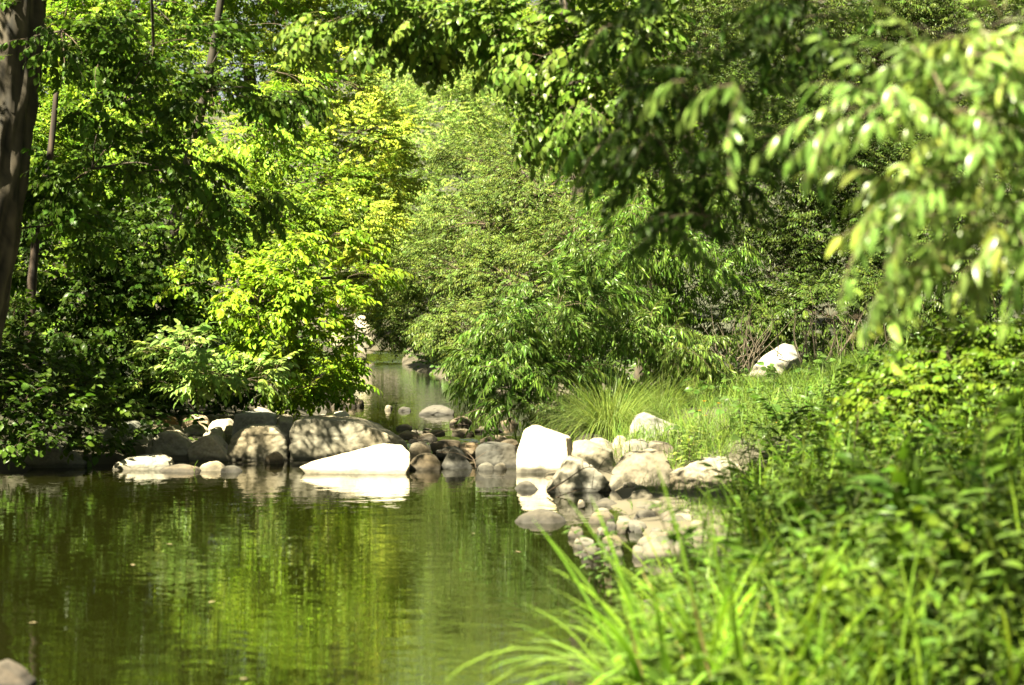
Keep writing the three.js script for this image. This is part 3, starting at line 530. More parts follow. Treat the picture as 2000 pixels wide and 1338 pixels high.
bgTree('dusty grey-green tree in the middle distance, right of the pale yellow one', 0.6, -52, SAGE, [
  C(800, 140, 49, 110, 70, 1.5, 560), C(880, 220, 49, 120, 80, 1.6, 620), C(800, 280, 48, 100, 80, 1.3, 560), C(860, 360, 47, 120, 80, 1.4, 620), C(960, 160, 50, 110, 90, 1.5, 520), C(780, 430, 47, 90, 70, 1.2, 420), C(850, 480, 46, 110, 60, 1.2, 420)], 42, 'fine');
bgTree('dark green tree standing high behind the pale yellow one', -7.2, -66, [0.12, 0.20, 0.03], [
  C(660, 90, 64, 90, 80, 2, 520), C(740, 170, 64, 80, 90, 2, 480), C(560, 60, 64, 110, 100, 2, 520), C(700, 30, 64, 120, 60, 2, 420)], 43);
bgTree('tall sunlit tree farthest upstream above the grey-green one', -1.2, -72, [0.38, 0.52, 0.04], [
  C(840, 60, 70, 140, 70, 2.4, 720), C(960, 100, 70, 130, 90, 2.4, 620), C(1080, 60, 70, 140, 100, 2.4, 720), C(900, -40, 70, 200, 80, 2.4, 620), C(1180, 140, 68, 120, 120, 2.4, 560)], 44);
bgTree('dark fine-leaved willow overhanging the upper pool from the right', 0.9, -31, [0.13, 0.215, 0.035], [
  C(960, 440, 31, 130, 70, 1, 520), C(1060, 380, 31, 120, 80, 1, 480), C(900, 530, 30, 120, 60, 0.9, 460), C(1000, 560, 29, 120, 70, 0.9, 460), C(840, 590, 31, 66, 50, 0.7, 300), C(910, 640, 28, 90, 44, 0.8, 380), C(830, 655, 30, 46, 26, 0.6, 150), C(930, 690, 27, 45, 30, 0.6, 140), C(960, 330, 33, 100, 60, 1, 360), C(1120, 480, 29, 100, 80, 0.9, 380), C(762, 628, 32, 24, 36, 0.4, 70)], 45, 'fine');
bgTree('bushy green tree up the right bank behind the willow', 3.2, -42, MID, [
  C(1150, 250, 41, 130, 100, 1.4, 560), C(1260, 330, 40, 120, 110, 1.4, 520), C(1120, 380, 40, 110, 80, 1.2, 420), C(1250, 180, 42, 140, 100, 1.4, 520)], 46);
bgTree('leafy tree closing the view at the bend of the creek', -6.3, -58, [0.25, 0.37, 0.03], [
  C(660, 520, 56, 80, 70, 1.4, 420), C(735, 590, 57, 60, 36, 1, 300), C(700, 600, 58, 50, 26, 1, 160), C(620, 420, 57, 90, 80, 1.5, 420), C(770, 520, 58, 70, 60, 1.2, 360), C(700, 420, 58, 100, 60, 1.5, 420)], 47);
bgTree('tall tree far back at the left, showing between the boughs of the big tree', -9, -38, [0.22, 0.33, 0.02], [
  C(120, 40, 37, 200, 110, 1.6, 620), C(380, -20, 38, 220, 110, 1.6, 620), C(200, 200, 37, 160, 120, 1.4, 480), C(540, 20, 38, 120, 120, 1.4, 480), C(420, 200, 37, 140, 110, 1.3, 420), C(250, -240, 38, 420, 130, 2, 720)], 48);
// the far wood that reads as one mass
{
  seed(60);
  const S = SP.far, mats = tones('wood', [0.2, 0.32, 0.03], 5), root = thing('far_wood', 'green wood closing the valley behind the nearer trees', 'wood', V(0, 0, -80));
  root.userData.kind = 'stuff';
  const all = [];
  for (let i = 0; i < 1500; i++) {
    let c;
    if (i < 900) c = at(rr(-900, 2900), rr(-900, 640), rr(70, 112));
    else { const a = rr(-0.5, Math.PI + 0.5), R = rr(17, 30); c = V(Math.cos(a) * R, 0, Math.sin(a) * R - 2); c.y = ground(c.x, c.z) + rr(0.3, 11); if (Math.abs(c.x) < 3) continue; }   // the wood also stands round and behind the viewer
    if (c.y < ground(c.x, c.z) + 0.5) continue;
    const n = 46, R = rr(0.8, 1.7), tn = rr(0.2, 1);
    for (let k = 0; k < n; k++) {
      const p = c.clone().add(V(gauss() * R, gauss() * R * 0.7, gauss() * R)), s = rr(1.2, 2.2);
      const dir = V(gauss(), gauss() * 0.4 + 0.2, gauss()), u = V(gauss() * 0.4, 1, gauss() * 0.4);
      all.push({ p, m: frame(dir, u, p).scale(V(s, s, s)), v: (rnd() * S.sprays.length) | 0, tone: clamp(tn + rr(-0.2, 0.2), 0, 1), a: rnd(), b: rnd() });
    }
  }
  finish(root, S, mats, null, all, 0, []);
}
// right bank, middle distance
plant('willow_shrub', 'willow shrub with drooping narrow leaves beside the outflow, its lower left sprays sunlit', 'shrub', V(1.0, 0.3, -20), 'willow', [0.155, 0.26, 0.035], [
  C(975, 690, 18.6, 60, 50, 0.4, 90), C(1020, 650, 18.8, 80, 55, 0.4, 130), C(1090, 600, 19, 90, 60, 0.5, 160), C(990, 750, 18.4, 55, 40, 0.4, 90), C(1050, 740, 18.6, 80, 55, 0.5, 140), C(1020, 800, 18.2, 60, 20, 0.3, 60), C(1120, 690, 19, 80, 60, 0.5, 140), C(1160, 580, 19.6, 90, 60, 0.5, 150), C(1180, 500, 20, 80, 60, 0.5, 130), C(1230, 640, 19.6, 80, 70, 0.5, 150), C(1130, 760, 18.8, 60, 40, 0.4, 80), C(915, 720, 18.6, 22, 30, 0.2, 22)],
{ sd: 51, parts: 300, limbR: 0.014, gloss: 0.3 });
plant('willow_tree', 'tall willow with a sunlit top rising behind the willow shrub', 'tree', V(1.6, 0.6, -24), 'willow', [0.14, 0.245, 0.025], [
  C(1230, 420, 22, 70, 45, 0.4, 120), C(1190, 470, 22.2, 90, 50, 0.5, 130), C(1290, 480, 22.2, 90, 60, 0.5, 150), C(1270, 560, 22.4, 100, 60, 0.6, 170), C(1370, 560, 22.6, 90, 70, 0.6, 160), C(1380, 450, 22.8, 80, 80, 0.6, 140), C(1330, 350, 23.2, 90, 80, 0.7, 160)],
{ sd: 52, parts: 200, trunk: [V(1.6, 0.4, -24), V(1.7, 1.6, -23.6), V(1.55, 2.6, -23.2)], trunkR: [0.1, 0.04], limbR: 0.018, gloss: 0.3 });
plant('willow_sapling', 'small upright willow with lit leaves at the back of the meadow', 'shrub', at(1320, 760, 19.6), 'willow', [0.19, 0.275, 0.045], [
  C(1290, 650, 19.3, 40, 30, 0.25, 36), C(1340, 680, 19.3, 50, 40, 0.25, 50), C(1400, 690, 19.5, 50, 35, 0.25, 45), C(1330, 720, 19.3, 60, 26, 0.25, 45), C(1410, 740, 19.3, 40, 22, 0.2, 30)], { sd: 53, parts: 250, limbR: 0.01, gloss: 0.3 });
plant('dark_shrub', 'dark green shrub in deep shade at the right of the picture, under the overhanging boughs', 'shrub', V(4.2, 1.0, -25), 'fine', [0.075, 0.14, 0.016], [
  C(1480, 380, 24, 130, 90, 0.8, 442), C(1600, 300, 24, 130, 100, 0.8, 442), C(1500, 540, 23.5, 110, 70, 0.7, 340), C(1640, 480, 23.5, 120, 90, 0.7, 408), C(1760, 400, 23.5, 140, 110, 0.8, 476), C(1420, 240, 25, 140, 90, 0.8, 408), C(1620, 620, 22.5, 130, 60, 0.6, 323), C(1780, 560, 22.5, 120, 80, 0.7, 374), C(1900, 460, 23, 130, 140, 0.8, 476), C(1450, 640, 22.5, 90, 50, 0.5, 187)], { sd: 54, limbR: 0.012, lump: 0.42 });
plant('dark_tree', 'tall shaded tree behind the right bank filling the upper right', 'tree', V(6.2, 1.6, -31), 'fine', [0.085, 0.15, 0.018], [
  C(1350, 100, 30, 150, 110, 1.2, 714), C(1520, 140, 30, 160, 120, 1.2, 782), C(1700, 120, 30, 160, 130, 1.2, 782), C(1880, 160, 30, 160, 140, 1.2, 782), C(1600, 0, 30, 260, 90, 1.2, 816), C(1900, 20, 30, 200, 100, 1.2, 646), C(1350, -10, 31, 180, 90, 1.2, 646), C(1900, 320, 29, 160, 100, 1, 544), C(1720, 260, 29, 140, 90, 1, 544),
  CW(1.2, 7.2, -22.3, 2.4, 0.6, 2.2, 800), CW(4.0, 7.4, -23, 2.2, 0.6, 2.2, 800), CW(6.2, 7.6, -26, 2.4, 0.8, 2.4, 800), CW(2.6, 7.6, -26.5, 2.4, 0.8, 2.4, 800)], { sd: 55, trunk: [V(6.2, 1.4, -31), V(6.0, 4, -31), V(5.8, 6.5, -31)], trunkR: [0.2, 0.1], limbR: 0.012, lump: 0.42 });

// the trees overhead whose boughs hang into the picture
plant('alder_tree', 'tree leaning in from above with round pale-lit leaves at the top centre', 'tree', V(4.4, 0.7, -13), 'ovate', [0.165, 0.29, 0.035], [
  C(1060, 110, 11.6, 80, 40, 0.25, 80, { dir: V(-0.6, -0.5, 0.2) }), C(1120, 170, 11.6, 70, 50, 0.25, 80, { dir: V(-0.5, -0.7, 0.2) }), C(1180, 230, 11.4, 70, 50, 0.25, 74, { dir: V(-0.4, -0.8, 0.2) }), C(1090, 240, 11.8, 46, 40, 0.2, 35, { dir: V(-0.4, -0.8, 0) }), C(1250, 160, 11.4, 90, 60, 0.3, 96), C(1160, 60, 11.6, 110, 50, 0.3, 96), C(1240, 310, 11.3, 60, 50, 0.25, 58),
  C(900, 40, 12.2, 130, 36, 0.3, 136, { dir: V(-0.8, -0.4, 0) }), C(720, 30, 12.4, 110, 34, 0.3, 120, { dir: V(-0.8, -0.3, 0) }), C(640, 50, 12.4, 50, 26, 0.2, 48, { dir: V(-0.6, -0.6, 0) }), C(1000, 60, 12, 90, 40, 0.3, 96), C(800, 90, 12.2, 70, 24, 0.2, 42, { dir: V(-0.5, -0.8, 0) }), C(860, -80, 12.2, 260, 50, 0.6, 256), C(1200, -100, 12, 260, 70, 0.8, 352),
  CW(1.6, 4.6, -12.2, 1.8, 0.6, 1.4, 260), CW(3.8, 4.8, -12.8, 1.6, 1.2, 1.6, 320), CW(2.6, 6, -12.4, 2.2, 1, 1.8, 420), CW(-0.9, 5.6, -12.4, 1.0, 0.4, 1.0, 260), CW(-0.6, 5.9, -17.2, 2.0, 0.5, 1.8, 620), CW(1.4, 5.9, -17.6, 1.4, 0.6, 1.6, 420)],
{ sd: 61, parts: 300, trunk: [V(4.4, 0.5, -13), V(4.1, 2.2, -12.9), V(3.2, 4.0, -12.6), V(2.0, 4.9, -12.4), V(0.4, 4.6, -12.2)], trunkR: [0.2, 0.05], limbR: 0.016, gloss: 0.25, size: [0.7, 1.1] });
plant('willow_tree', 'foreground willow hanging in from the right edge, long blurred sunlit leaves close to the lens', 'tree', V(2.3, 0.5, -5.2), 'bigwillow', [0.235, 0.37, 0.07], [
  C(1420, 173, 4.55, 40, 16, 0.05, 4, { dir: V(-0.9, -0.3, 0) }), C(1495, 143, 4.6, 50, 16, 0.06, 6, { dir: V(-0.8, -0.1, 0) }), C(1570, 143, 4.6, 60, 22, 0.08, 8, { dir: V(-0.9, 0, 0) }), C(1645, 168, 4.65, 70, 34, 0.1, 10), C(1545, 193, 4.6, 50, 18, 0.06, 6, { dir: V(-0.9, -0.3, 0) }), C(1745, 198, 4.7, 90, 50, 0.12, 13), C(1835, 218, 4.75, 100, 60, 0.14, 16), C(1925, 178, 4.8, 90, 80, 0.16, 20), C(1745, 58, 4.7, 80, 30, 0.1, 9, { dir: V(-0.9, -0.1, 0) }), C(1835, 68, 4.75, 90, 40, 0.12, 13), C(1945, 48, 4.8, 90, 60, 0.15, 16), C(2025, 38, 4.6, 50, 60, 0.12, 10),
  C(1995, 278, 4.9, 80, 80, 0.18, 21), C(1885, 318, 4.8, 90, 50, 0.15, 18), C(1705, 403, 4.65, 30, 18, 0.06, 2, { dir: V(-0.9, -0.3, 0) }), C(1775, 388, 4.7, 50, 26, 0.08, 6, { dir: V(-0.9, -0.1, 0) }), C(1865, 418, 4.75, 70, 36, 0.1, 11), C(1965, 418, 4.8, 80, 60, 0.14, 14), C(1795, 508, 4.8, 50, 22, 0.08, 4, { dir: V(-0.9, -0.4, 0) }), C(1915, 518, 4.9, 80, 40, 0.12, 11), C(2005, 538, 5, 60, 60, 0.14, 12), C(1645, 638, 5.3, 60, 30, 0.08, 3)],
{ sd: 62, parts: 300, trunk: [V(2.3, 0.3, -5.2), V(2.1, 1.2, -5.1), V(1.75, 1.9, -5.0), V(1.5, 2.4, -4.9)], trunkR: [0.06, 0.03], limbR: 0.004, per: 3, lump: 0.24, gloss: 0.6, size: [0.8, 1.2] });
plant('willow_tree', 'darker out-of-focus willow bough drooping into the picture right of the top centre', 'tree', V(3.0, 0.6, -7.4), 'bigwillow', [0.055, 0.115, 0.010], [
  C(1220, 90, 6.6, 70, 40, 0.15, 10, { dir: V(-0.8, -0.6, 0) }), C(1320, 70, 6.6, 80, 50, 0.18, 15), C(1290, 180, 6.5, 80, 50, 0.16, 14, { dir: V(-0.6, -0.7, 0) }), C(1380, 170, 6.5, 80, 60, 0.18, 16), C(1180, 270, 6.6, 50, 50, 0.12, 7, { dir: V(-0.6, -0.8, 0) }), C(1270, 300, 6.5, 70, 60, 0.16, 12, { dir: V(-0.3, -0.9, 0) }), C(1370, 300, 6.5, 80, 70, 0.18, 17), C(1470, 270, 6.5, 80, 80, 0.18, 17), C(1320, 400, 6.4, 60, 50, 0.14, 9), C(1420, 420, 6.4, 80, 60, 0.16, 14), C(1500, 60, 6.7, 120, 70, 0.2, 20), C(1650, 40, 6.8, 140, 80, 0.24, 22), C(1400, -60, 6.8, 200, 60, 0.3, 30),
  CW(2.0, 3.6, -7.6, 1.6, 0.5, 1.2, 300), CW(0.7, 3.6, -7.4, 1.0, 0.4, 0.9, 200), CW(0.4, 4.2, -8.8, 1.2, 0.5, 0.9, 260), CW(1.8, 4.6, -9.6, 1.6, 0.6, 1.0, 320), CW(3.0, 4.6, -6.4, 1.8, 0.8, 1.4, 360), CW(1.0, 4.8, -7.4, 2.0, 0.6, 1.8, 1300), CW(0.4, 4.4, -5.2, 1.6, 0.4, 1.2, 1400), CW(-0.6, 4.8, -7.0, 1.0, 0.4, 1.2, 900), CW(0.2, 4.9, -9.8, 1.5, 0.6, 1.3, 420)],
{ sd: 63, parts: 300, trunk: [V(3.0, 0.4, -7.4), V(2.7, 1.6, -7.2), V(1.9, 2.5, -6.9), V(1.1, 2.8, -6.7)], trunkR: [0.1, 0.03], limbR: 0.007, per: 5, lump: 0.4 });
plant('bank_shrub', 'leafy shrub at the right edge below the foreground willow', 'shrub', V(2.5, 0.55, -10.5), 'ovate', [0.13, 0.235, 0.012], [
  C(1850, 690, 10.4, 90, 60, 0.3, 90), C(1950, 640, 10.6, 80, 70, 0.3, 90), C(1780, 780, 10.2, 90, 40, 0.3, 80), C(1900, 790, 10.2, 100, 60, 0.3, 110), C(1980, 760, 10, 60, 80, 0.3, 90), C(1880, 860, 9.8, 90, 40, 0.3, 80), C(1980, 860, 9.6, 60, 50, 0.3, 60)], { sd: 64, parts: 300, limbR: 0.008, size: [0.5, 0.85] });

// ---------------------------------------------------------------- grasses and herbs
function blade(len, wid, segs, bend) {
  const pos = [], idx = [];
  for (let i = 0; i <= segs; i++) { const s = i / segs, a = bend * s, w = wid / 2 * Math.pow(1 - s, 0.55) * (0.6 + 0.4 * Math.min(1, s * 5)) + 0.0003; const x = bend ? len * (1 - Math.cos(a)) / bend : 0, y = bend ? len * Math.sin(a) / bend : len * s; pos.push(x, y, w, x - 0.12 * w, y, 0, x, y, -w); }
  for (let i = 0; i < segs; i++) { const a = i * 3, b = a + 3; idx.push(a, a + 1, b, a + 1, b + 1, b, a + 1, a + 2, b + 1, a + 2, b + 2, b + 1); }
  const g = new THREE.BufferGeometry(); g.setAttribute('position', new THREE.Float32BufferAttribute(pos, 3)); g.setIndex(idx); g.computeVertexNormals(); return tint(g, 1, 1, 1);
}
const straw = leafMat(0.34, 0.26, 0.10, { transmission: 0.3 });
const grassTones = (key, rgb) => tones(key, rgb, 5, { clearcoat: 0.2, clearcoatRoughness: 0.35, transmission: 0.5 });
// a tuft: blades from one foot. The nearest ones are parts, the rest one mass
function tuft(name, label, category, base, { n, len, wid, spread, lean = 0.5, rgb, parts = 120, sd, bends = [0.5, 1.0, 1.5, 2.0], rim = 0.1, stems = null }) {
  seed(sd);
  const root = thing(name, label, category, base), mats = grassTones(name + sd, rgb), geos = bends.map((b) => blade(1, wid / len[1], 9, b));
  const rest = geos.map(() => []);
  for (let i = 0; i < n; i++) {
    const a = rnd() * 6.283, L = rr(...len), t = Math.pow(rnd(), 0.7), k = (rnd() * geos.length) | 0, r = spread * Math.sqrt(rnd());
    const q = new THREE.Quaternion().setFromEuler(new THREE.Euler(0, -a, 0)).multiply(new THREE.Quaternion().setFromEuler(new THREE.Euler(0, 0, -lean * t)));
    const m = new THREE.Matrix4().compose(V(Math.cos(a) * r, -0.02, Math.sin(a) * r), q, V(L, L, L));
    if (i < parts) { const o = mesh('blade', geos[k], rnd() < 0.03 ? straw : mats[(rnd() * 5) | 0], root); m.decompose(o.position, o.quaternion, o.scale); }
    else rest[k].push(m);
  }
  const col = new THREE.Color();
  rest.forEach((list, k) => { if (!list.length) return; const im = shadowed(new THREE.InstancedMesh(geos[k], mats[2], list.length)); im.name = 'blades'; im.userData.kind = 'stuff'; root.add(im); list.forEach((m, i) => { const t = rr(0.75, 1.25); im.setMatrixAt(i, m); im.setColorAt(i, col.setRGB(t * rr(0.9, 1.2), t, t)); }); });
  return root;
}
const foot = (px, py, d) => { const p = at(px, py, d); return p.setY(ground(p.x, p.z)); };
tuft('sedge_tuft', 'big fine-bladed sedge tuft fountaining between the willow shrub and the slanting grey block', 'sedge', foot(1190, 850, 17.6), { n: 1700, len: [0.5, 0.85], wid: 0.006, spread: 0.22, lean: 0.9, rgb: [0.19, 0.27, 0.045], parts: 200, sd: 71, bends: [0.8, 1.3, 1.8, 2.3] });
tuft('sedge_tuft', 'smaller sedge tuft behind and right of the big one', 'sedge', foot(1290, 830, 18.3), { n: 700, len: [0.3, 0.55], wid: 0.006, spread: 0.2, lean: 0.8, rgb: [0.20, 0.29, 0.04], parts: 100, sd: 72 });
tuft('grass_tuft', 'bright sunlit grass tuft behind the square dark block', 'grass tuft', foot(548, 826, 18.6).setY(0.14), { n: 320, len: [0.16, 0.34], wid: 0.006, spread: 0.12, lean: 0.8, rgb: [0.32, 0.40, 0.07], parts: 100, sd: 73 });
tuft('grass_tuft', 'smaller grass tuft left of the rounded grey cube', 'grass tuft', foot(618, 820, 19).setY(0.12), { n: 160, len: [0.12, 0.24], wid: 0.006, spread: 0.1, lean: 0.9, rgb: [0.28, 0.38, 0.05], parts: 80, sd: 74 });
tuft('grass_tuft', 'tiny green sprout between the small stones standing in the water', 'grass tuft', at(376, 914, 15.85), { n: 9, len: [0.06, 0.12], wid: 0.008, spread: 0.02, lean: 0.8, rgb: [0.17, 0.27, 0.03], parts: 9, sd: 75 });
tuft('broad_grass', 'foreground clump of broad arching grass blades at the bottom centre', 'grass', at(1330, 1430, 5.6), { n: 80, len: [0.3, 0.74], wid: 0.026, spread: 0.2, lean: 0.36, rgb: [0.25, 0.46, 0.025], parts: 130, sd: 76, bends: [0.6, 1.2, 1.7, 2.2] });
tuft('broad_grass', 'second foreground grass clump, taller, rising through the herbs', 'grass', at(1480, 1450, 5.5), { n: 110, len: [0.4, 0.85], wid: 0.024, spread: 0.26, lean: 0.6, rgb: [0.22, 0.38, 0.025], parts: 110, sd: 77, bends: [0.4, 1.0, 1.6, 2.2] });
tuft('broad_grass', 'third grass clump low in the bottom right corner, mostly in shade', 'grass', at(1760, 1430, 5.6), { n: 130, len: [0.35, 0.8], wid: 0.019, spread: 0.36, lean: 0.7, rgb: [0.14, 0.25, 0.03], parts: 130, sd: 78 });
tuft('feathery_grass', 'feathery light green grass clump at the right edge', 'grass', foot(1900, 1060, 8), { n: 900, len: [0.25, 0.5], wid: 0.004, spread: 0.3, lean: 0.5, rgb: [0.2, 0.31, 0.04], parts: 150, sd: 79, bends: [0.3, 0.7, 1.2] });
// the grass of the right bank
{
  seed(80);
  const mats = grassTones('meadow', [0.20, 0.30, 0.04]), root = thing('grass', 'sunlit grass covering the right bank', 'grass', V(2.5, 0.3, -16)); root.userData.kind = 'stuff';
  const geos = [0.5, 1.1, 1.7].map((b) => blade(1, 0.02, 6, b)), lists = geos.map(() => []);
  const add = (x, z, L) => { const [cx, hw] = creek(z); if (Math.abs(x - cx) < hw + 0.25) return; const q = new THREE.Quaternion().setFromEuler(new THREE.Euler(0, rr(0, 6.28), 0)).multiply(new THREE.Quaternion().setFromEuler(new THREE.Euler(0, 0, -rr(0, 0.7)))); lists[(rnd() * 3) | 0].push(new THREE.Matrix4().compose(V(x - 2.5, ground(x, z) - 0.02 - 0.3, z + 16), q, V(L, L, L))); };
  for (let i = 0; i < 2200; i++) { const z = rr(-21, -11), x = rr(0.9, 5.2), n = fbm(x * 0.9, 1, z * 0.9, 2); if (n < -0.6) continue; const L = (0.2 + 0.22 * n + rr(0, 0.12)) * (z > -14.6 && x < 0.118 * -z ? 0.5 : 1); for (let k = 0; k < 20; k++) add(x + gauss() * 0.12, z + gauss() * 0.12, L * rr(0.6, 1.2)); }
  const col = new THREE.Color();
  lists.forEach((l, k) => { const im = shadowed(new THREE.InstancedMesh(geos[k], mats[2], l.length)); im.name = 'blades'; im.userData.kind = 'stuff'; root.add(im); l.forEach((m, i) => { const t = rr(0.7, 1.3); im.setMatrixAt(i, m); im.setColorAt(i, col.setRGB(t * rr(0.85, 1.3), t, t)); }); });
}
const shoreSide = (x, z) => z < -7.6 && x < 0.118 * -z;   // the strip along the water, where plants stay low
// herbs: an upright stem with leaves all round; single plants where they stand out, the rest one mass
function herbs(root, spots, rgb, key, parts = 0, kind = 'herb', k0 = 1, loose = 0.25) {
  const all = [], S = SP[kind];
  for (const [p, h] of spots) { const n = 1 + ((rnd() * 2) | 0); for (let k = 0; k < n; k++) { const s = h * k0 * rr(0.7, 1.3), q = p.clone().add(V(gauss() * 0.03, kind === 'herb' ? 0 : rr(0.02, 0.3) * h, gauss() * 0.03)); all.push({ p: q, m: frame(V(gauss() * loose, 1, gauss() * loose), V(rr(-1, 1), 0, rr(-1, 1)), q).scale(V(s, s, s)), v: (rnd() * S.sprays.length) | 0, tone: rnd(), a: rnd(), b: rnd() }); } }
  finish(root, S, tones(key, rgb, 5, { clearcoat: 0.2 }), rgb, all, parts, []);
}
{
  seed(90);
  const root = thing('undergrowth', 'mass of low leafy herbs along the right bank', 'herbs', V(2, 0.2, -9)); root.userData.kind = 'stuff';
  const spots = [];
  for (let i = 0; i < 1900; i++) {
    const z = -Math.pow(rr(Math.sqrt(4.9), Math.sqrt(15)), 2), x = rr(0.2, Math.min(4.2, -z * 0.29)), [cx, hw] = creek(z);
    if (x < cx + hw - 0.05 + 0.25 * noise(x * 2, 2, z * 2)) continue;
    const n = fbm(x * 1.3, 4, z * 1.3, 2); if (n < -0.16) continue;
    if (z < -12.4 && x < 1.75) continue; if (z < -10.5 && x < 1.5 && rnd() < 0.6) continue;
    const low = shoreSide(x, z); if (low && rnd() < 0.75) continue;
    spots.push([V(x, ground(x, z) - 0.02, z), (0.75 + 1.1 * n + rr(0, 0.6)) * (low ? 0.45 : 1)]);
  }
  const kinds = [[], [], []];
  for (const q of spots) { const w = noise(q[0].x * 1.6 + 9, 2, q[0].z * 1.6) + rr(-0.18, 0.18); kinds[w > 0.27 ? 1 : w < -0.2 ? 2 : 0].push(q); }
  herbs(root, kinds[0], [0.125, 0.21, 0.010], 'undergrowth');
  herbs(root, [...kinds[1], ...kinds[1]], [0.115, 0.20, 0.012], 'undergrowth broad', 0, 'ovate', 0.42, 0.7);
  herbs(root, [...kinds[2], ...kinds[2]], [0.10, 0.19, 0.014], 'undergrowth narrow', 0, 'willow', 0.6, 0.6);
}
{
  seed(97);
  const mats = grassTones('tall', [0.18, 0.30, 0.02]), root = thing('tall_grass', 'scattered broad grass blades standing among the herbs of the right bank', 'grass', V(1.5, 0.2, -7)); root.userData.kind = 'stuff';
  const geos = [0.25, 0.7, 1.2, 1.8].map((b) => blade(1, 0.026, 8, b)), lists = geos.map(() => []), col = new THREE.Color();
  for (let i = 0; i < 900; i++) {
    const z = rr(-12, -4.9), x = rr(0.1, -z * 0.29), [cx, hw] = creek(z); if (x < cx + hw || shoreSide(x, z)) continue;
    for (let k = 0; k < 5; k++) { const L = rr(0.3, 0.72), q = new THREE.Quaternion().setFromEuler(new THREE.Euler(0, rr(0, 6.28), 0)).multiply(new THREE.Quaternion().setFromEuler(new THREE.Euler(0, 0, -rr(0, 0.55)))); lists[(rnd() * 4) | 0].push(new THREE.Matrix4().compose(V(x - 1.5 + gauss() * 0.05, ground(x, z) - 0.22, z + 7 + gauss() * 0.05), q, V(L, L, L * rr(0.5, 1)))); }
  }
  lists.forEach((l, k) => { const im = shadowed(new THREE.InstancedMesh(geos[k], mats[2], l.length)); im.name = 'blades'; im.userData.kind = 'stuff'; root.add(im); l.forEach((m, i) => { const t = rr(0.7, 1.3); im.setMatrixAt(i, m); im.setColorAt(i, col.setRGB(t * rr(0.85, 1.3), t, t)); }); });
}
for (const [label, px, py, d, h, rgb, sd] of [
  ['tall herb with bent tips standing out above the dark undergrowth', 1700, 1050, 8.6, 1.5, [0.23, 0.33, 0.05], 91],
  ['yellowish herb at the pool edge before the slanting grey block', 1345, 900, 14.2, 1.3, [0.27, 0.36, 0.05], 92],
  ['pale leafy herb in front of the long pale ledge', 1460, 960, 12.6, 1.2, [0.25, 0.35, 0.05], 93],
  ['sunlit yellow herb at the right edge above the feathery grass', 1930, 960, 8.8, 1.2, [0.3, 0.38, 0.05], 94],
  ['dark herb hanging over the pool before the shore stones', 1180, 1110, 9.2, 1.1, [0.09, 0.17, 0.02], 95],
]) {
  seed(sd);
  const b = at(px, py, d); b.y = Math.max(ground(b.x, b.z), level(b.z)) - 0.02;
  const root = thing('leafy_herb', label, 'herb', b);
  herbs(root, Array.from({ length: 7 }, () => [b.clone().add(V(gauss() * 0.1, 0, gauss() * 0.1)), h * rr(0.7, 1.1)]), rgb, 'herb' + sd, 200);
}
// low ground cover on the left bank and under the shrubs
{
  seed(99);
  const root = thing('ground_cover', 'low shaded leaves covering the left bank floor', 'ground cover', V(-5, 0.5, -17)); root.userData.kind = 'stuff';
  const all = [];
  for (let i = 0; i < 11000; i++) {
    const z = rr(-52, -12), [cx, hw] = creek(z), x = z < -30 ? cx + rr(-5, 5) : rnd() < 0.6 ? rr(-9, -3) : rr(0.4, 6.5), e = Math.abs(x - cx) - hw; if (e < (z < -30 ? 0.1 : 0.5) || (x > 0 && z > -18 && (e < 1.2 || z > -12.5))) continue;
    const p = V(x, ground(x, z) + rr(0, 0.12), z);
    all.push({ p, m: frame(V(gauss(), rr(0, 0.8), gauss()), V(0, 1, 0.2), p).scale(V(1.2, 1.2, 1.2)), v: (rnd() * 4) | 0, tone: rnd(), a: rnd(), b: rnd() });
  }
  finish(root, SP.bramble, tones('cover', [0.10, 0.18, 0.025], 5), null, all, 0, []);
}

// ---------------------------------------------------------------- small things
for (const [label, px, py, d, w, h, n, sd] of [['brown dry brushwood under the shaded boughs, left of the bleached slab', 1450, 640, 21.2, 0.5, 0.8, 45, 401], ['tangle of dead brown twigs at the right behind the meadow', 1640, 650, 20.6, 0.8, 0.7, 50, 402]]) {
  seed(sd);
  const b = at(px, py, d); b.y = ground(b.x, b.z);
  const geos = [];
  for (let i = 0; i < n; i++) { const a = V(gauss() * w * 0.8, rr(0, 0.5) * h, gauss() * 0.3), e = a.clone().add(V(gauss() * 0.35, rr(0.1, 0.6), gauss() * 0.3)), m = a.clone().lerp(e, 0.5).add(V(gauss() * 0.07, gauss() * 0.05, gauss() * 0.07)); geos.push(limb([a, m, e], rr(0.003, 0.008), 0.0015, 4, 6)); }
  const root = thing('brushwood', label, 'dead brush', b);
  mesh('twigs', mergeGeometries(geos), new THREE.MeshStandardMaterial({ color: new THREE.Color().setRGB(0.06, 0.047, 0.03), roughness: 0.95 }), root).userData.kind = 'stuff';
}
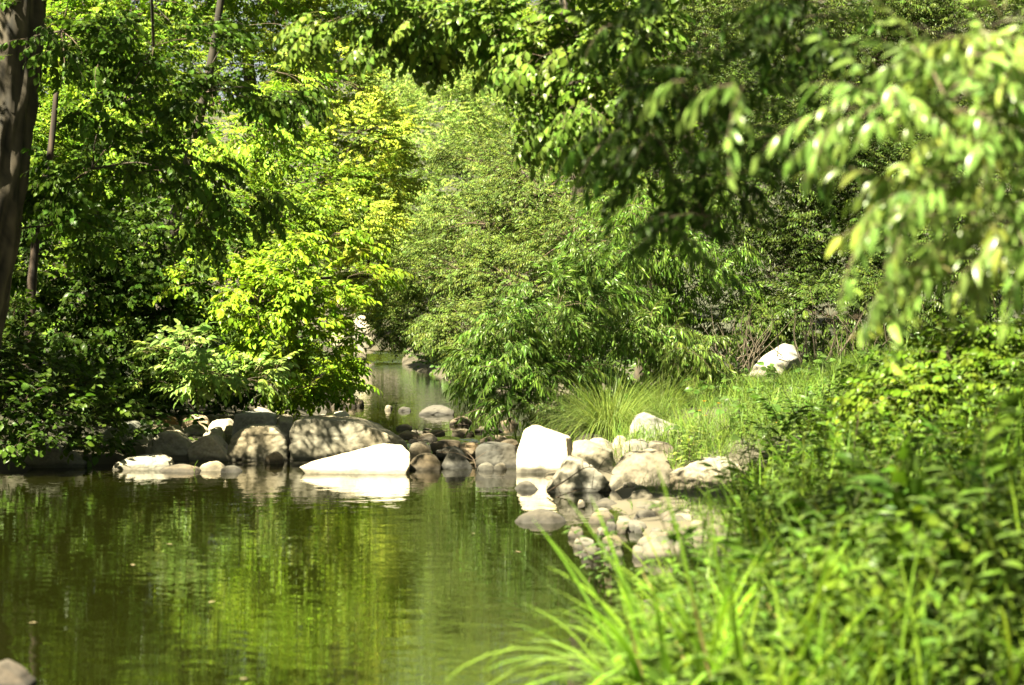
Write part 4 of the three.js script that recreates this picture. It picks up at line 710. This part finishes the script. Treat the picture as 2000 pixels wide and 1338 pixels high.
{
  const petal = new THREE.MeshStandardMaterial({ color: new THREE.Color().setRGB(0.5, 0.25, 0.01), roughness: 0.8, side: THREE.DoubleSide }), green = new THREE.MeshStandardMaterial({ color: new THREE.Color().setRGB(0.06, 0.12, 0.02), roughness: 0.9 });
  for (const [px, py, d] of [[1376, 784, 16], [1404, 788, 16], [1366, 802, 15.8], [1518, 826, 14.6], [1378, 812, 15.6]]) {
    const p = at(px, py, d), g0 = ground(p.x, p.z), root = thing('wild_flower', 'tiny orange-yellow wild flower on a thin stem in the sunlit grass', 'flower', V(p.x, g0, p.z), 'yellow flowers in the meadow'), h = Math.max(0.1, p.y - g0);
    mesh('stem', limb([V(0, 0, 0), V(0.01, h * 0.5, 0), V(0, h, 0)], 0.002, 0.001, 4, 5), green, root);
    for (let k = 0; k < 6; k++) { const l = mesh('petal', leafShape(0.02, 0.013, 3), petal, root); l.position.set(0, h, 0); l.rotation.set(0, k * 1.047, 0.35); }
  }
}
function twig(label, pts, r, forks = 3, sd = 1) {
  seed(sd);
  const P = pts.map(([x, y, d]) => at(x, y, d)), o = P[0].clone(), geos = [limb(P.map((p) => p.clone().sub(o)), r, r * 0.3, 5, 14)];
  const c = new THREE.CatmullRomCurve3(P);
  for (let i = 0; i < forks; i++) { const q = c.getPointAt(rr(0.25, 0.85)), e = q.clone().add(V(rr(-0.3, 0.3), rr(0.0, 0.22), rr(-0.1, 0.1))); geos.push(limb([q, q.clone().lerp(e, 0.5).add(V(0, 0.03, 0)), e].map((p) => p.clone().sub(o)), r * 0.5, r * 0.15, 4, 6)); }
  const m = mesh('dead_twig', mergeGeometries(geos), twigMat, scene); m.position.copy(o); return tag(m, label, 'twig');
}
twig('bare curved twig lying over the grey three-cornered rock', [[1068, 962, 13.8], [1110, 935, 13.75], [1150, 912, 13.8], [1200, 928, 13.8]], 0.006, 3, 1);
twig('second dead twig reaching from the rocks into the pool', [[1050, 985, 13.6], [1090, 970, 13.65], [1140, 955, 13.7], [1190, 958, 13.75]], 0.005, 3, 2);
twig('dead twig caught upright among the rapids stones', [[826, 862, 17.2], [812, 840, 17.3], [796, 818, 17.4]], 0.005, 3, 3);
twig('thin twig stranded between the outflow rocks', [[845, 850, 17.2], [870, 842, 17.4], [905, 838, 17.6]], 0.004, 2, 4);
twig('dry twig standing out of the outflow beside the dark three-cornered rock', [[930, 914, 15.9], [924, 896, 16], [905, 878, 16.1]], 0.004, 2, 5);
{
  const pads = new THREE.MeshStandardMaterial({ color: new THREE.Color().setRGB(0.11, 0.085, 0.045), roughness: 0.7, side: THREE.DoubleSide });
  const g = leafShape(0.04, 0.022, 4, { fold: 0.1, bend: 0.05 });
  for (const [px, py, where] of [[325, 1065, 'left of the pool middle'], [258, 1105, 'in the dark left part of the pool'], [72, 1220, 'near the left edge of the pool'], [1005, 1080, 'on the pool below the long awash stone'], [470, 1332, 'at the very bottom of the pool'], [925, 1045, 'at the right of the bright reflection'], [420, 1178, 'in the middle of the dark reflections']]) {
    const d = EYE * F / (py - 610), p = at(px, py, d); p.y = 0.006;
    const m = mesh('floating_leaf', g, pads, scene); m.position.copy(p); m.rotation.y = px * 1.7; tag(m, `fallen pale leaf floating ${where}`, 'leaf');
  }
}
renderer.render(scene, camera);
